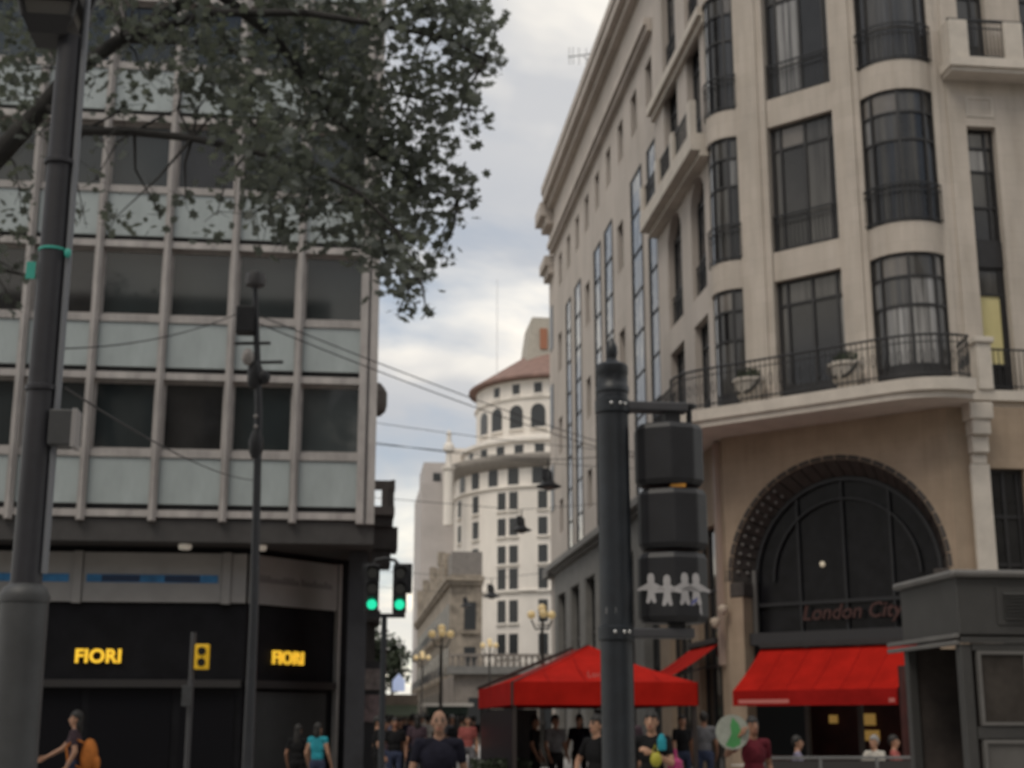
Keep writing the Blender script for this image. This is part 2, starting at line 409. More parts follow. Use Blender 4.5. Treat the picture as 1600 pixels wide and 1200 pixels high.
# ------------------------------------------------------------------ window builder
def window(fr, u0, u1, z0, z1, cols, rows, parent, d=-0.22, bar=0.055, glassf=None, rail=None, name='window', base=0.0):
    """cols / rows: inner divisions as fractions. part 'window' holds the frame; each pane is its child"""
    mb = MB()
    cu = [u0] + [u0 + (u1 - u0) * c for c in cols] + [u1]
    cz = [z0 + base] + [z0 + (z1 - z0) * r for r in rows] + [z1]
    if base > 0:
        mb.fb(fr, u0, u1, d - 0.05, d + 0.03, z0, z0 + base)
    for i, u in enumerate(cu):
        a = u if i == 0 else u - bar / 2
        b = u + bar if i == 0 else (u if i == len(cu) - 1 else u + bar / 2)
        if i == len(cu) - 1: a = u - bar
        mb.fb(fr, a, b, d - 0.05, d + 0.04, z0 + base, z1)
    for j, z in enumerate(cz):
        a = z if j == 0 else z - bar / 2
        b = z + bar if j == 0 else (z if j == len(cz) - 1 else z + bar / 2)
        if j == len(cz) - 1: a = z - bar
        mb.fb(fr, u0 + bar, u1 - bar, d - 0.045, d + 0.034, a, b)
    w = mb.build(name, FRAME, parent)
    for i in range(len(cu) - 1):
        for j in range(len(cz) - 1):
            g = glassf(i, j, len(cu) - 1, len(cz) - 1) if glassf else GL_DARK
            p = MB().fb(fr, cu[i] + 0.01, cu[i + 1] - 0.01, d - 0.03, d - 0.005, cz[j] + 0.01, cz[j + 1] - 0.01).build('pane', g)
            p.parent = w
            p.matrix_parent_inverse = Matrix.Identity(4)
    if rail:
        rm = MB()
        L = u1 - u0; n = max(3, int(L / 0.11)); zt = z0 + rail
        rm.fb(fr, u0, u1, d + 0.10, d + 0.135, zt - 0.035, zt)
        rm.fb(fr, u0, u1, d + 0.10, d + 0.13, z0 + 0.06, z0 + 0.09)
        rm.fb(fr, u0, u1, d + 0.105, d + 0.13, zt - 0.2, zt - 0.175)
        for k in range(n + 1):
            u = u0 + 0.01 + (L - 0.03) * k / n
            rm.fb(fr, u, u + 0.014, d + 0.11, d + 0.124, z0 + 0.09, zt - 0.035)
        r_ = rm.build('railing', IRON); r_.parent = w
    return w
def g_room(i, j, nc, nr):
    q = random.random()
    if j == nr - 1: return GL_BLIND if q < 0.45 else GL_MID
    return GL_DARK if q < 0.5 else GL_MID if q < 0.86 else GL_CURT

# ------------------------------------------------------------------ left office block
def left_block():
    Y0, X1 = 32.0, 0.53
    t = thing('office_building', 'grey office block with pale green panels and ribbon windows over dark shops', 'building', (-5, 36, 0))
    fr = Flat((0, Y0), (1, 0), (0, -1))
    XL = -10.70
    MB().box(XL - 0.1, X1, Y0 + 0.42, 36.0, 6.10, 25.3).build('core_wall', DARKGAP, t)
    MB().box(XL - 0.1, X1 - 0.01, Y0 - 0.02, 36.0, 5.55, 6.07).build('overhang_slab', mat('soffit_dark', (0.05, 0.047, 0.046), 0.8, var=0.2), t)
    MB().box(XL, X1, Y0 + 0.0, 36.0, 25.32, 26.0).build('roof_parapet', MULL, t)
    xs = [0.23 - 1.556 * k for k in range(8)]
    mull = MB().box(-0.085, 0.085, -0.16, 0.4, 0, 19.3).box(-0.028, 0.028, -0.22, -0.163, 0.0, 19.3).mesh('mullion')
    for x in xs[1:]:
        piece('mullion', mull, MULL, t, (x, Y0, 6.0))
    em = MB().box(0.10, 0.27, Y0 - 0.18, Y0 + 0.4, 6.0, 25.3).box(0.34, 0.52, Y0 - 0.14, Y0 + 0.4, 6.0, 25.3).box(0.27, 0.34, Y0 - 0.05, Y0 + 0.4, 6.0, 25.3)
    em.build('corner_mullion', MULL, t)
    bw = 1.556 - 0.17
    strip = MB().box(0, bw, -0.09, 0.4, 0, 0.16).mesh('window_head')
    gap = MB().box(0, bw, 0.06, 0.41, 0.16, 0.30).mesh('shadow_gap')
    pan = MB().box(0.012, bw - 0.012, -0.03, 0.40, 0.30, 1.35).mesh('spandrel_panel')
    sill = MB().box(0, bw, -0.07, 0.40, 1.36, 1.53).mesh('sill')
    fmb = MB().box(0, bw, 0.10, 0.2, 1.535, 1.60).box(0, bw, 0.10, 0.2, 3.10, 3.165).box(0, 0.05, 0.10, 0.2, 1.6, 3.10).box(bw - 0.05, bw, 0.10, 0.2, 1.6, 3.10)
    wf = fmb.mesh('window')
    pane = MB().box(0.05, bw - 0.05, 0.14, 0.165, 1.6, 3.10).mesh('pane')
    pane2 = pane.copy(); pane3 = pane.copy()
    pane.materials.append(GL_OFF); pane2.materials.append(GL_OFF2); pane3.materials.append(GL_DARK)
    for k in range(6):
        z0 = 6.09 + 3.17 * k
        for x in xs[1:]:
            l = (x + 0.085, Y0, z0)
            piece('window_head', strip, MULL, t, l); piece('shadow_gap', gap, DARKGAP, t, l)
            piece('spandrel_panel', pan, PANEL, t, l); piece('sill', sill, MULL, t, l)
            w = piece('window', wf, MULL, t, l)
            p = bpy.data.objects.new('pane', random.choice([pane, pane, pane2, pane3])); C.objects.link(p); p.parent = w
    # ground floor: recessed shops under the overhang, turning back at the corner
    F0 = (-11.0, 33.0); FA = (-2.35, 33.0); FB_ = (-0.28, 35.2)
    MB().prism([F0, (FA[0], FA[1]), FB_, (0.45, 35.4), (0.45, 36.0), (-11.0, 36.0)], 0.1, 5.54).build('shop_wall', BLACKSH, t)
    f1 = Flat((0, 33.0), (1, 0), (0, -1)); f2 = Flat(FA, (FB_[0] - FA[0], FB_[1] - FA[1]), (FB_[1] - FA[1], -(FB_[0] - FA[0])))
    L2 = math.hypot(FB_[0] - FA[0], FB_[1] - FA[1])
    for (a, b) in ((-10.9, -9.45), (-9.40, -6.25), (-6.02, -2.92)):
        p = MB().fb(f1, a, b, 0.01, 0.10, 4.28, 5.40).build('fascia_panel', FASCIA, t)
        MB().fb(f1, a + 0.08, b - 0.08, 0.101, 0.115, 4.72, 4.90).build('blue_strip', BLUE, p)
        if a > -7:
            for (c, e) in ((-5.6, -4.75), (-4.2, -3.4)):
                MB().fb(f1, c, e, 0.116, 0.122, 4.735, 4.885).build('dark_print', mat('dark_navy_print', (0.012, 0.03, 0.075), 0.5), p)
    for x in (-9.44, -6.24, -2.91):
        MB().fb(f1, x, x + (0.20 if x > -9 else 0.03), 0.012, 0.14, 4.25, 5.42).build('fascia_pilaster', FASCIA, t)
    p = MB().fb(f1, -2.70, -2.36, 0.01, 0.10, 4.28, 5.40).build('fascia_panel', FASCIA, t)
    p = MB().fb(f2, 0.02, L2 - 0.12, 0.01, 0.10, 4.28, 5.40).build('fascia_panel', FASCIA, t)
    random.seed(3)
    for (ua, ub) in ((0.30, 1.48), (1.64, L2 - 0.42)):      # two dark words too blurred to read
        pr = MB(); vt, vb = [], []
        u = ua
        while u < ub:
            w = random.uniform(0.07, 0.13); h = random.choice([0.12, 0.12, 0.17])
            vt += [(u, 4.78 + h), (u + w, 4.78 + h), (u + w + 0.02, 4.84), (u + w + 0.035, 4.84)]; u += w + 0.035
        pts = [(ua, 4.78)] + [(vt[-1][0], 4.78)] + vt[::-1]
        pr.add([f2.P(a_, 0.104, z_) for a_, z_ in pts], [tuple(range(len(pts)))]).build('blurred_word', mat('grey_print', (0.16, 0.15, 0.155), 0.7), p)
    MB().fb(f2, L2 - 0.10, L2, 0.012, 0.14, 0.12, 5.42).build('door_jamb', FASCIA, t)
    MB().fb(f1, -10.9, -2.37, 0.02, 0.22, 2.38, 2.55).build('shop_ledge', mat('black_ledge', (0.02, 0.018, 0.018), 0.5), t)
    MB().fb(f2, 0.05, L2 - 0.15, 0.02, 0.20, 2.38, 2.55).build('shop_ledge', MATS['black_ledge'], t)
    for (a, b) in ((-10.6, -8.3), (-8.1, -5.9), (-5.7, -3.9), (-3.7, -2.5)):
        MB().fb(f1, a, b, 0.005, 0.03, 0.45, 2.36).build('shop_window', mat('unlit_shop_glass', (0.008, 0.008, 0.010), 0.25, spec=0.12), t)
    MB().fb(f2, 0.25, L2 - 0.35, 0.005, 0.05, 0.15, 2.30).build('roller_shutter', mat('shutter_dark', (0.035, 0.037, 0.038), 0.6, var=0.2), t)
    letters('sign_lettering', 'FIORI', 0.42, 0.03, YEL_E, f1, -5.57, 0.05, 2.93, t, offset=0.012, space=1.04)
    letters('sign_lettering', 'FIORI', 0.42, 0.03, YEL_E, f2, 1.36, 0.05, 2.95, t, offset=0.012, space=1.04)
    for (px, py) in ((290, 838), (408, 818)):
        q = at(px, py, 32.5)
        MB().lathe((q.x, q.y, 5.43), [(0.0, 0), (0.13, 0.01), (0.15, 0.05), (0.15, 0.12)], 14).build('soffit_lamp', mat('soffit_lamp_white', (0.75, 0.7, 0.62), 0.4, emit=(1, 0.9, 0.75), estr=0.12), t)
    MB().prism([(-0.02, 33.2), (0.42, 33.2), (0.42, 33.9), (-0.02, 33.9)], 0.12, 5.54).build('corner_column', mat('dark_column', (0.022, 0.023, 0.028), 0.6, var=0.3), t)
left_block()

# ------------------------------------------------------------------ old building behind the office block (its balconies stick out into the sky)
def old_left():
    t = thing('balcony_building', 'old dark stone building whose balconies jut out behind the grey office block', 'building', (-4, 48, 0))
    m = mat('dark_old_stone', (0.16, 0.145, 0.135), 0.9, var=0.3, vscale=1.2)
    md = mat('darker_old_stone', (0.05, 0.046, 0.044), 0.9, var=0.3, vscale=1.2)  # darker tone of the stone for corbel and shop projection
    MB().box(-9, 0.42, 36.4, 60, 0.1, 12.6).build('wall', m, t)
    fr = Flat((0.42, 37.6), (0, 1), (1, 0))
    b = MB().fb(fr, 0, 1.6, 0.0, 0.74, 7.05, 7.28).fb(fr, 0, 1.6, 0.62, 0.74, 7.72, 8.0).fb(fr, 0, 0.16, 0.0, 0.61, 7.74, 7.98)
    for k in range(6):
        b.fb(fr, 0.05 + k * 0.28, 0.17 + k * 0.28, 0.60, 0.72, 7.28, 7.72)
    b.fb(fr, 0.0, 0.14, 0.38, 0.58, 7.28, 7.74)
    b.build('balcony', m, t)
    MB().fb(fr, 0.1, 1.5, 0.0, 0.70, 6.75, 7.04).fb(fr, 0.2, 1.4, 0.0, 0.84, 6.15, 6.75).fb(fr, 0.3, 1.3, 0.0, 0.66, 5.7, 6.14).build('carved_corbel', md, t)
    MB().lathe((0.62, 38.0, 9.85), [(0.12, 0), (0.24, 0.12), (0.28, 0.3), (0.28, 0.65), (0.2, 0.8), (0.1, 0.92)], 12).build('carved_bracket', m, t)
    MB().fb(fr, -0.4, 3.0, 0.0, 0.12, 10.9, 11.15).build('string_course', m, t)
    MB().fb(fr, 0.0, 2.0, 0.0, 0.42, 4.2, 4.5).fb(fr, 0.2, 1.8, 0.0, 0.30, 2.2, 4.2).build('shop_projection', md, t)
old_left()

# ------------------------------------------------------------------ right corner building
KC1 = (9.6, 34.1); KW = 3.455; KC2 = (KC1[0] + KW, KC1[1] - KW); AVY = KC2[1]
S2 = math.sqrt(2)
ZR = [(9.12, 12.53), (13.30, 16.75), (17.52, 20.95), (21.72, 25.1)]
def right_corner():
    t = thing('corner_cafe_building', 'cream stone corner building with rounded window bays over a big arch', 'building', (15, 36, 0))
    ch = Flat(KC1, (1, -1), (-1, -1)); av = Flat((0, AVY), (1, 0), (0, -1)); stt = Flat((9.6, 0), (0, 1), (-1, 0))
    TOP = 26.2
    # core
    MB().prism([(9.95, 34.6), (13.3, 31.1), (22, 31.1), (22, 41.9), (9.95, 41.9)], 8.0, TOP).build('core_wall', DARKGAP, t)
    uL, uP1, uP2, uR = 0.50, 1.37, 3.24, 3.985
    for (a, b) in ((uL, uP1), (uP2, uR)):
        mb = MB().fb(ch, a, b, -0.3, 0.10, 9.1, TOP)
        w = (b - a)
        mb.fb(ch, a + w * 0.22, a + w * 0.78, 0.101, 0.15, 9.1, TOP)
        mb.build('pilaster', STONE, t)
    A1 = (9.6 + uL / S2, 34.1 - uL / S2); B1 = (9.6, 35.0)
    A2 = (9.6 + uR / S2, 34.1 - uR / S2); B2 = (13.97, AVY)
    bow1 = Arc(B1, A1, 0.42, (-1, -0.4)); bow2 = Arc(A2, B2, 0.50, (-0.4, -1))
    edges = [9.12] + [z for r in ZR for z in r][1:] + [TOP]
    spz = [(ZR[i][1], ZR[i + 1][0]) for i in range(3)] + [(ZR[3][1], TOP)]
    for (a, b) in spz:
        MB().fb(ch, uP1 + 0.004, uP2 - 0.004, -0.3, 0.03, a, b).build('spandrel', STONE, t)
        MB().fb(bow1, 0.003, bow1.L - 0.003, -0.35, 0.06, a, b).build('curved_spandrel', STONE, t)
        MB().fb(bow2, 0.003, bow2.L - 0.003, -0.35, 0.06, a, b).build('curved_spandrel', STONE, t)
    for k, (a, b) in enumerate(ZR):
        base = 0.62 if k == 0 else 0.0
        window(ch, uP1 + 0.005, uP2 - 0.005, a + 0.004, b - 0.004, [0.15, 0.52, 0.88], [0.815], t, d=-0.16, bar=0.07, glassf=g_room, rail=(None if k == 0 else 1.0), base=base)
        window(bow1, 0.02, bow1.L - 0.02, a + 0.004, b - 0.004, [0.18, 0.5, 0.82], [0.60, 0.83], t, d=-0.02, bar=0.06, glassf=g_room, rail=(None if k == 0 else 1.0), base=base)
        window(bow2, 0.02, bow2.L - 0.02, a + 0.004, b - 0.004, [0.17, 0.51, 0.84], [0.62, 0.83], t, d=-0.02, bar=0.06, glassf=g_room, rail=(None if k == 0 else 1.0), base=base)
    # avenue front
    aw = MB()
    a0 = 13.975
    aw.fb(av, a0, 14.14, -0.3, 0.06, 9.1, TOP).fb(av, 14.14, 14.34, -0.3, 0.02, 9.1, TOP)
    wu0, wu1 = 14.80, 15.55
    aw.fb(av, 14.34, wu0, -0.3, 0.06, 9.1, TOP)
    aw.fb(av, wu1, 16.45, -0.3, 0.06, 9.1, TOP)
    for (a, b) in ((15.92, 17.2), (20.3, TOP)):
        aw.fb(av, wu0, wu1, -0.3, 0.055, a, b)
    aw.build('avenue_wall', STONE, t)
    MB().fb(av, 17.20, 20, -0.3, 0.06, 9.1, TOP).fb(av, 16.45, 17.2, -0.3, 0.055, 15.92, 17.2).fb(av, 16.45, 17.2, -0.3, 0.055, 20.3, TOP).build('avenue_wall', STONE, t)
    pl = MB().fb(av, 14.82, 15.53, 0.056, 0.08, 16.16, 16.22).fb(av, 14.82, 15.53, 0.056, 0.08, 16.64, 16.7).fb(av, 14.82, 14.88, 0.056, 0.08, 16.22, 16.64).fb(av, 15.47, 15.53, 0.056, 0.08, 16.22, 16.64)
    pl.build('panel_moulding', TRIM, t)
    for (u0, u1) in ((wu0, wu1), (16.45, 17.2)):
        window(av, u0 + 0.003, u1 - 0.003, 12.98, 15.92, [0.72], [0.30, 0.62, 0.83], t, d=-0.2, bar=0.06, glassf=g_room)
        MB().fb(av, u0 + 0.003, u1 - 0.003, -0.25, -0.12, 12.32, 12.978).build('metal_spandrel', FRAME, t)
        window(av, u0 + 0.003, u1 - 0.003, 9.12, 12.316, [0.85], [0.24, 0.79], t, d=-0.2, bar=0.06,
               glassf=lambda i, j, a, b: CURTAIN if (j == 1 and i == 0) else GL_MID if j == 2 else GL_DARK)
        window(av, u0 + 0.003, u1 - 0.003, 17.204, 20.296, [0.62], [0.75], t, d=-0.2, bar=0.06, glassf=lambda i, j, a, b: GL_MID)
    # upper avenue balcony
    MB().fb(av, 14.27, 18.5, 0.061, 0.62, 17.11, 17.22).fb(av, 14.22, 18.5, 0.061, 0.70, 17.22, 17.46).build('balcony_slab', TRIM, t)
    for (a, b) in ((14.30, 14.78), (15.72, 16.2), (17.3, 17.8)):
        MB().fb(av, a, b, 0.40, 0.60, 17.462, 18.5).build('balcony_pier', TRIM, t, bevel=0.02)
    MB().fb(av, 14.29, 14.42, 0.062, 0.40, 17.462, 18.5).build('balcony_return', TRIM, t)
    r_ = MB().fb(av, 14.31, 18.3, 0.46, 0.52, 18.51, 18.57)
    for (a, b) in ((14.79, 15.71), (16.21, 17.29)):
        r_.fb(av, a, b, 0.48, 0.51, 17.56, 17.59).fb(av, a, b, 0.48, 0.51, 18.32, 18.35)
        n = 9
        for k in range(n + 1):
            u = a + 0.02 + (b - a - 0.04) * k / n
            r_.fb(av, u - 0.008, u + 0.008, 0.49, 0.505, 17.463, 18.51)
    r_.build('railing', IRON, t)
    # street front (seen steeply)
    sw = MB()
    cols = [(35.95, 37.55), (38.75, 40.55)]
    ys = [35.003, cols[0][0], cols[0][1], cols[1][0], cols[1][1], 41.95]
    for k in (0, 2, 4):
        sw.fb(stt, ys[k], ys[k + 1], -0.3, 0.05, 9.1, TOP)
    for (a, b) in cols:
        for (z0, z1) in spz:
            sw.fb(stt, a, b, -0.3, 0.045, z0, z1)
    sw.build('street_wall', STONE2, t)
    for k, (z0, z1) in enumerate(ZR):
        for (a, b) in cols:
            if k == 1:            # round-headed windows under the balcony
                rr = (b - a) / 2; zc_ = z1 - rr
                ar = MB(); n = 14
                for i in range(n):
                    a0_, a1_ = math.pi * i / n, math.pi * (i + 1) / n
                    u0, u1 = a + rr - rr * math.cos(a0_), a + rr - rr * math.cos(a1_)
                    q0, q1 = zc_ + rr * math.sin(a0_), zc_ + rr * math.sin(a1_)
                    vs = []
                    for dd in (0.044, -0.28):
                        vs += [stt.P(u0, dd, q0), stt.P(u1, dd, q1), stt.P(u1, dd, z1 + 0.001), stt.P(u0, dd, z1 + 0.001)]
                    ar.add(vs, [(0, 1, 2, 3), (7, 6, 5, 4), (0, 4, 5, 1)])
                ar.build('arch_head', STONE2, t)
            window(stt, a + 0.004, b - 0.004, z0 + 0.004, z1 - 0.004, [0.5], [0.35, 0.8], t, d=-0.2, bar=0.07, glassf=lambda i, j, c, e: GL_STREET, rail=1.0)
    MB().fb(stt, 35.1, 41.94, 0.051, 0.62, 16.92, 17.42).fb(stt, 35.1, 41.94, 0.051, 0.35, 16.76, 16.92).build('street_balcony_slab', TRIM, t)
    for (a, b) in ((35.12, 35.5), (37.3, 37.65), (39.3, 39.65), (41.5, 41.9)):
        MB().fb(stt, a, b, 0.42, 0.6, 17.422, 18.4).build('balcony_pier', TRIM, t)
    r_ = MB()
    for (a, b) in ((35.51, 37.29), (37.66, 39.29), (39.66, 41.49)):
        r_.fb(stt, a, b, 0.48, 0.52, 18.3, 18.35)
        for k in range(15):
            u = a + (b - a) * (k + 0.5) / 15
            r_.fb(stt, u - 0.009, u + 0.009, 0.49, 0.51, 17.422, 18.3)
    r_.build('railing', IRON, t)
    MB().fb(stt, 35.05, 41.94, 0.052, 0.32, 20.97, 21.25).fb(stt, 35.05, 41.94, 0.052, 0.18, 20.78, 20.97).build('street_cornice', TRIM, t)
    # first-floor balcony slab following the corner in a curve
    path = []
    def off(p, n, d): return (p[0] + n[0] * d, p[1] + n[1] * d)
    D = 1.5
    inner = [(9.62, 37.0), (9.62, 34.1), (13.05, 30.67), (14.20, 30.67)]
    outp = [(9.6 - D, 37.0), (9.6 - D, 35.0)]
    c1 = (9.6 + 0.05, 34.15); c2 = (KC2[0] + 0.15, KC2[1] + 0.05)
    for k in range(7):
        a = math.pi + (math.pi / 4) * k / 6
        outp.append((c1[0] + (D + 0.25) * math.cos(a), c1[1] + (D + 0.25) * math.sin(a)))
    for k in range(9):
        a = math.pi * 1.25 + (math.pi / 4 + 0.35) * k / 8
        outp.append((c2[0] + (D + 0.25) * math.cos(a), c2[1] + (D + 0.25) * math.sin(a)))
    outp += [(13.95, 30.0), (14.05, 30.55)]
    def shrink(poly, cx, cy, f): return [(cx + (x - cx) * f, cy + (y - cy) * f) for x, y in poly]
    poly = outp + [(14.05, 31.0), (10.3, 37.0)]
    MB().prism(poly, 8.82, 9.10).build('balcony_slab', TRIM, t)
    MB().prism(shrink(poly, 11.9, 33.6, 0.975), 8.66, 8.818).build('balcony_moulding', TRIM, t)
    MB().fb(av, 14.06, 20, 0.0, 0.55, 8.86, 9.10).fb(av, 14.06, 20, 0.0, 0.40, 8.70, 8.858).build('avenue_balcony_slab', TRIM, t)
    rp = [Vector((x, y, 0)) for x, y in shrink(outp, 11.9, 33.6, 0.97)][:-1]
    rl = MB()
    rl.tube([p + Vector((0, 0, 10.12)) for p in rp], 0.028, 6); rl.tube([p + Vector((0, 0, 9.22)) for p in rp], 0.02, 6); rl.tube([p + Vector((0, 0, 9.95)) for p in rp], 0.014, 6)
    for i in range(len(rp) - 1):
        L = (rp[i + 1] - rp[i]).length; n = max(1, round(L / 0.13))
        for k in range(n):
            p = rp[i].lerp(rp[i + 1], (k + 0.5) / n)
            rl.tube([p + Vector((0, 0, 9.1)), p + Vector((0, 0, 10.12))], 0.011, 4)
            if k % 2 == 0:      # wrought scroll between bars
                tv = (rp[i + 1] - rp[i]).normalized()
                rl.tube([p + tv * (0.06 * math.cos(q)) + Vector((0, 0, 9.62 + 0.16 * math.sin(q))) for q in [x * math.pi / 4 for x in range(9)]], 0.009, 4, False)
    rl.build('balcony_railing', IRON, t)
    rl2 = MB().fb(av, 14.75, 19.9, 0.44, 0.48, 10.08, 10.12).fb(av, 14.75, 19.9, 0.45, 0.47, 9.2, 9.23)
    for k in range(40):
        rl2.fb(av, 14.8 + k * 0.125, 14.815 + k * 0.125, 0.45, 0.47, 9.1, 10.09)
    rl2.build('avenue_railing', IRON, t)
    MB().fb(av, 14.34, 14.70, 0.22, 0.60, 9.102, 10.22).fb(av, 14.28, 14.76, 0.16, 0.66, 10.222, 10.36).build('balcony_post', TRIM, t, bevel=0.02)
    # ground floor with the great arch on the canted corner
    GX, GY = 9.32, 30.02
    G1 = (GX, 43.5 - GX); G2 = (43.5 - GY, GY)
    g = Flat(G1, (1, -1), (-1, -1)); GL = (G2[0] - G1[0]) * S2
    uc, Ro, Ri, zs = GL * 0.493, 2.76, 2.42, 5.0
    ZT = 8.655
    n = 36
    wall = MB()
    outer = []
    for i in range(n + 1):
        a = math.pi * i / n
        outer.append((uc - Ro * math.cos(a), zs + Ro * math.sin(a)))
    for i in range(n):
        (u0, q0), (u1, q1) = outer[i], outer[i + 1]
        vs = []
        for dd in (0.0, -0.22):
            vs += [g.P(u0, dd, q0), g.P(u1, dd, q1), g.P(u1, dd, ZT), g.P(u0, dd, ZT)]
        wall.add(vs, [(0, 1, 2, 3), (7, 6, 5, 4), (0, 4, 5, 1)])
    wall.fb(g, 0, uc - Ro, -0.22, 0, 0.12, ZT).fb(g, uc + Ro, GL, -0.22, 0, 0.12, ZT)
    wall.build('arch_wall', STONE_D, t)
    vous = 27
    VM = mat('arch_voussoir', (0.055, 0.047, 0.043), 0.8, var=0.3, vscale=4, bump=0.2)
    for i in range(vous):
        a0_, a1_ = math.pi * (i + 0.05) / vous, math.pi * (i + 0.95) / vous
        vs = []
        for a in (a0_, (a0_ + a1_) / 2, a1_):
            for (rr, dd) in ((Ro + 0.02, 0.02), (Ri, -0.62), (Ri + 0.25, -0.66), (Ro + 0.2, -0.02)):
                vs.append(g.P(uc - rr * math.cos(a), dd, zs + rr * math.sin(a)))
        MB().add(vs, [(0, 4, 5, 1), (4, 8, 9, 5), (1, 5, 6, 2), (5, 9, 10, 6), (2, 6, 7, 3), (6, 10, 11, 7), (3, 7, 4, 0), (7, 11, 8, 4), (0, 1, 2, 3), (11, 10, 9, 8)]).build('voussoir', VM, t)
    for s in (-1, 1):
        ua, ub = (uc - Ro - 0.05, uc - Ri) if s < 0 else (uc + Ri, uc + Ro + 0.05)
        MB().fb(g, ua, ub, -0.5, 0.04, 4.62, 4.98).build('impost_block', VM, t, bevel=0.03)
        MB().fb(g, ua + 0.04, ub - 0.04, -0.45, 0.02, 0.12, 4.618).build('arch_pier', STONE_D, t)
    for i in range(22):      # bulbs set round the left of the arch reveal
        a = math.pi * (0.03 + 0.30 * (i // 2) / 11); rr = Ro - (0.10 if i % 2 else 0.23)
        dd = -0.62 * (Ro - rr) / (Ro - Ri) + 0.04
        MB().ball(g.P(uc - rr * math.cos(a), dd, zs + rr * math.sin(a)), 0.04, 8, 6).build('bulb', mat('bulb_glass', (0.20, 0.19, 0.18), 0.3), t, smooth=True)
    # glazing of the arch
    gl = MB(); m_ = 30; vs = [g.P(uc - Ri, -0.68, 3.6)]
    pts = [(uc - (Ri + 0.05) * math.cos(math.pi * i / m_), zs + (Ri + 0.05) * math.sin(math.pi * i / m_)) for i in range(m_ + 1)]
    lo = [(uc + Ri + 0.05, 3.72), (uc - Ri - 0.05, 3.72)]
    allp = pts + lo
    vsf = [g.P(u, -0.66, z) for u, z in allp]; vsb = [g.P(u, -0.70, z) for u, z in allp]
    k = len(allp)
    gl.add(vsf + vsb, [tuple(range(k)), tuple(range(2 * k - 1, k - 1, -1))] + [(i, (i + 1) % k, (i + 1) % k + k, i + k) for i in range(k)])
    win = gl.build('arch_window', mat('arch_glass', (0.010, 0.010, 0.012), 0.3, var=0.5, spec=0.15), t)
    fm = MB()
    for rr, w in ((Ri, 0.09), (Ri - 0.5, 0.05)):
        for i in range(24):
            a0_, a1_ = math.pi * i / 24, math.pi * (i + 1) / 24
            vs = []
            for a in (a0_, a1_):
                for (r2, dd) in ((rr, -0.655), (rr, -0.56), (rr - w, -0.56), (rr - w, -0.655)):
                    vs.append(g.P(uc - r2 * math.cos(a), dd, zs + r2 * math.sin(a)))
            fm.add(vs, [(0, 4, 5, 1), (1, 5, 6, 2), (2, 6, 7, 3), (3, 7, 4, 0)])
    for uu in (-1.2, 0, 1.2):
        zt = zs + math.sqrt(Ri ** 2 - uu ** 2) - 0.05
        fm.fb(g, uc + uu - 0.03, uc + uu + 0.03, -0.655, -0.58, 3.75, zt)
    fm.fb(g, uc - Ri, uc + Ri, -0.656, -0.57, 4.40, 4.48)
    fr_ = fm.build('window_frame', IRON); fr_.parent = win
    fl = MB().fb(g, uc - Ri - 0.02, uc - Ri + 0.08, -0.55, -0.45, 3.75, 5.3).build('frame_edge', mat('frame_grey', (0.12, 0.115, 0.11), 0.5)); fl.parent = win
    letters('neon_lettering', 'London City', 0.50, 0.02, RED_E, g, uc + 0.12, -0.50, 4.02, t, offset=0.004, shear=0.25)
    MB().ball(g.P(uc - 0.6, -0.63, 5.35), 0.07, 10, 8).build('arch_lamp', mat('arch_lamp_glass', (0.6, 0.55, 0.45), 0.3, emit=(1, 0.85, 0.6), estr=0.25), t, smooth=True)
    MB().fb(g, uc - Ri, uc + Ri, -0.62, -0.2, 3.45, 3.74).build('transom_beam', mat('transom_dark', (0.03, 0.03, 0.033), 0.6), t)
    MB().fb(g, uc - Ri, uc + Ri, -3.0, -2.9, 0.12, 3.45).build('cafe_back_wall', CAFERED, t)
    for uu in (-1.15, 1.25, 0.2):
        MB().fb(g, uc + uu - 0.05, uc + uu + 0.05, -0.62, -0.5, 0.13, 3.45).build('door_post', mat('cafe_door_post', (0.07, 0.062, 0.058), 0.5), t)
    MB().fb(g, uc - Ri, uc + Ri, -0.60, -0.52, 0.13, 0.85).build('shop_front_base', CAFERED, t)
    for (uu, zz, w, h, m2) in ((-1.6, 2.55, 0.5, 0.10, WARM_D), (-0.9, 1.55, 0.42, 0.28, WARM_D), (-0.85, 1.18, 0.45, 0.25, WARM_D), (0.25, 1.22, 0.55, 0.2, WARM_E), (-1.7, 1.6, 0.2, 0.2, WARM_D), (1.7, 2.2, 0.4, 0.35, WARM_D)):
        MB().fb(g, uc + uu, uc + uu + w, -2.89, -2.80, zz, zz + h).build('lit_shelf', m2, t)
    # ground floor walls on both sides
    ga = Flat((0, GY), (1, 0), (0, -1)); gs = Flat((GX, 0), (0, 1), (-1, 0))
    w2 = MB().fb(ga, G2[0] + 0.002, 13.95, -0.4, 0.0, 0.12, 8.69).fb(ga, 15.25, 20, -0.4, 0.0, 0.12, 8.69).fb(ga, 13.95, 15.25, -0.4, -0.003, 7.25, 8.69).fb(ga, 14.3, 15.25, -0.4, -0.003, 0.12, 2.9)
    w2.fb(ga, 13.952, 14.30, -0.4, 0.05, 0.12, 7.249)
    w2.build('avenue_ground_wall', STONE_D, t)
    MB().fb(ga, 13.90, 14.34, 0.052, 0.16, 0.13, 7.3).build('ground_pilaster', TRIM, t)
    MB().fb(ga, 13.84, 14.40, 0.0, 0.46, 8.30, 8.685).fb(ga, 13.90, 14.34, 0.0, 0.40, 7.95, 8.298).fb(ga, 13.92, 14.32, 0.0, 0.28, 7.55, 7.948).fb(ga, 13.95, 14.29, 0.0, 0.18, 7.302, 7.548).build('corbel', TRIM, t, bevel=0.03)
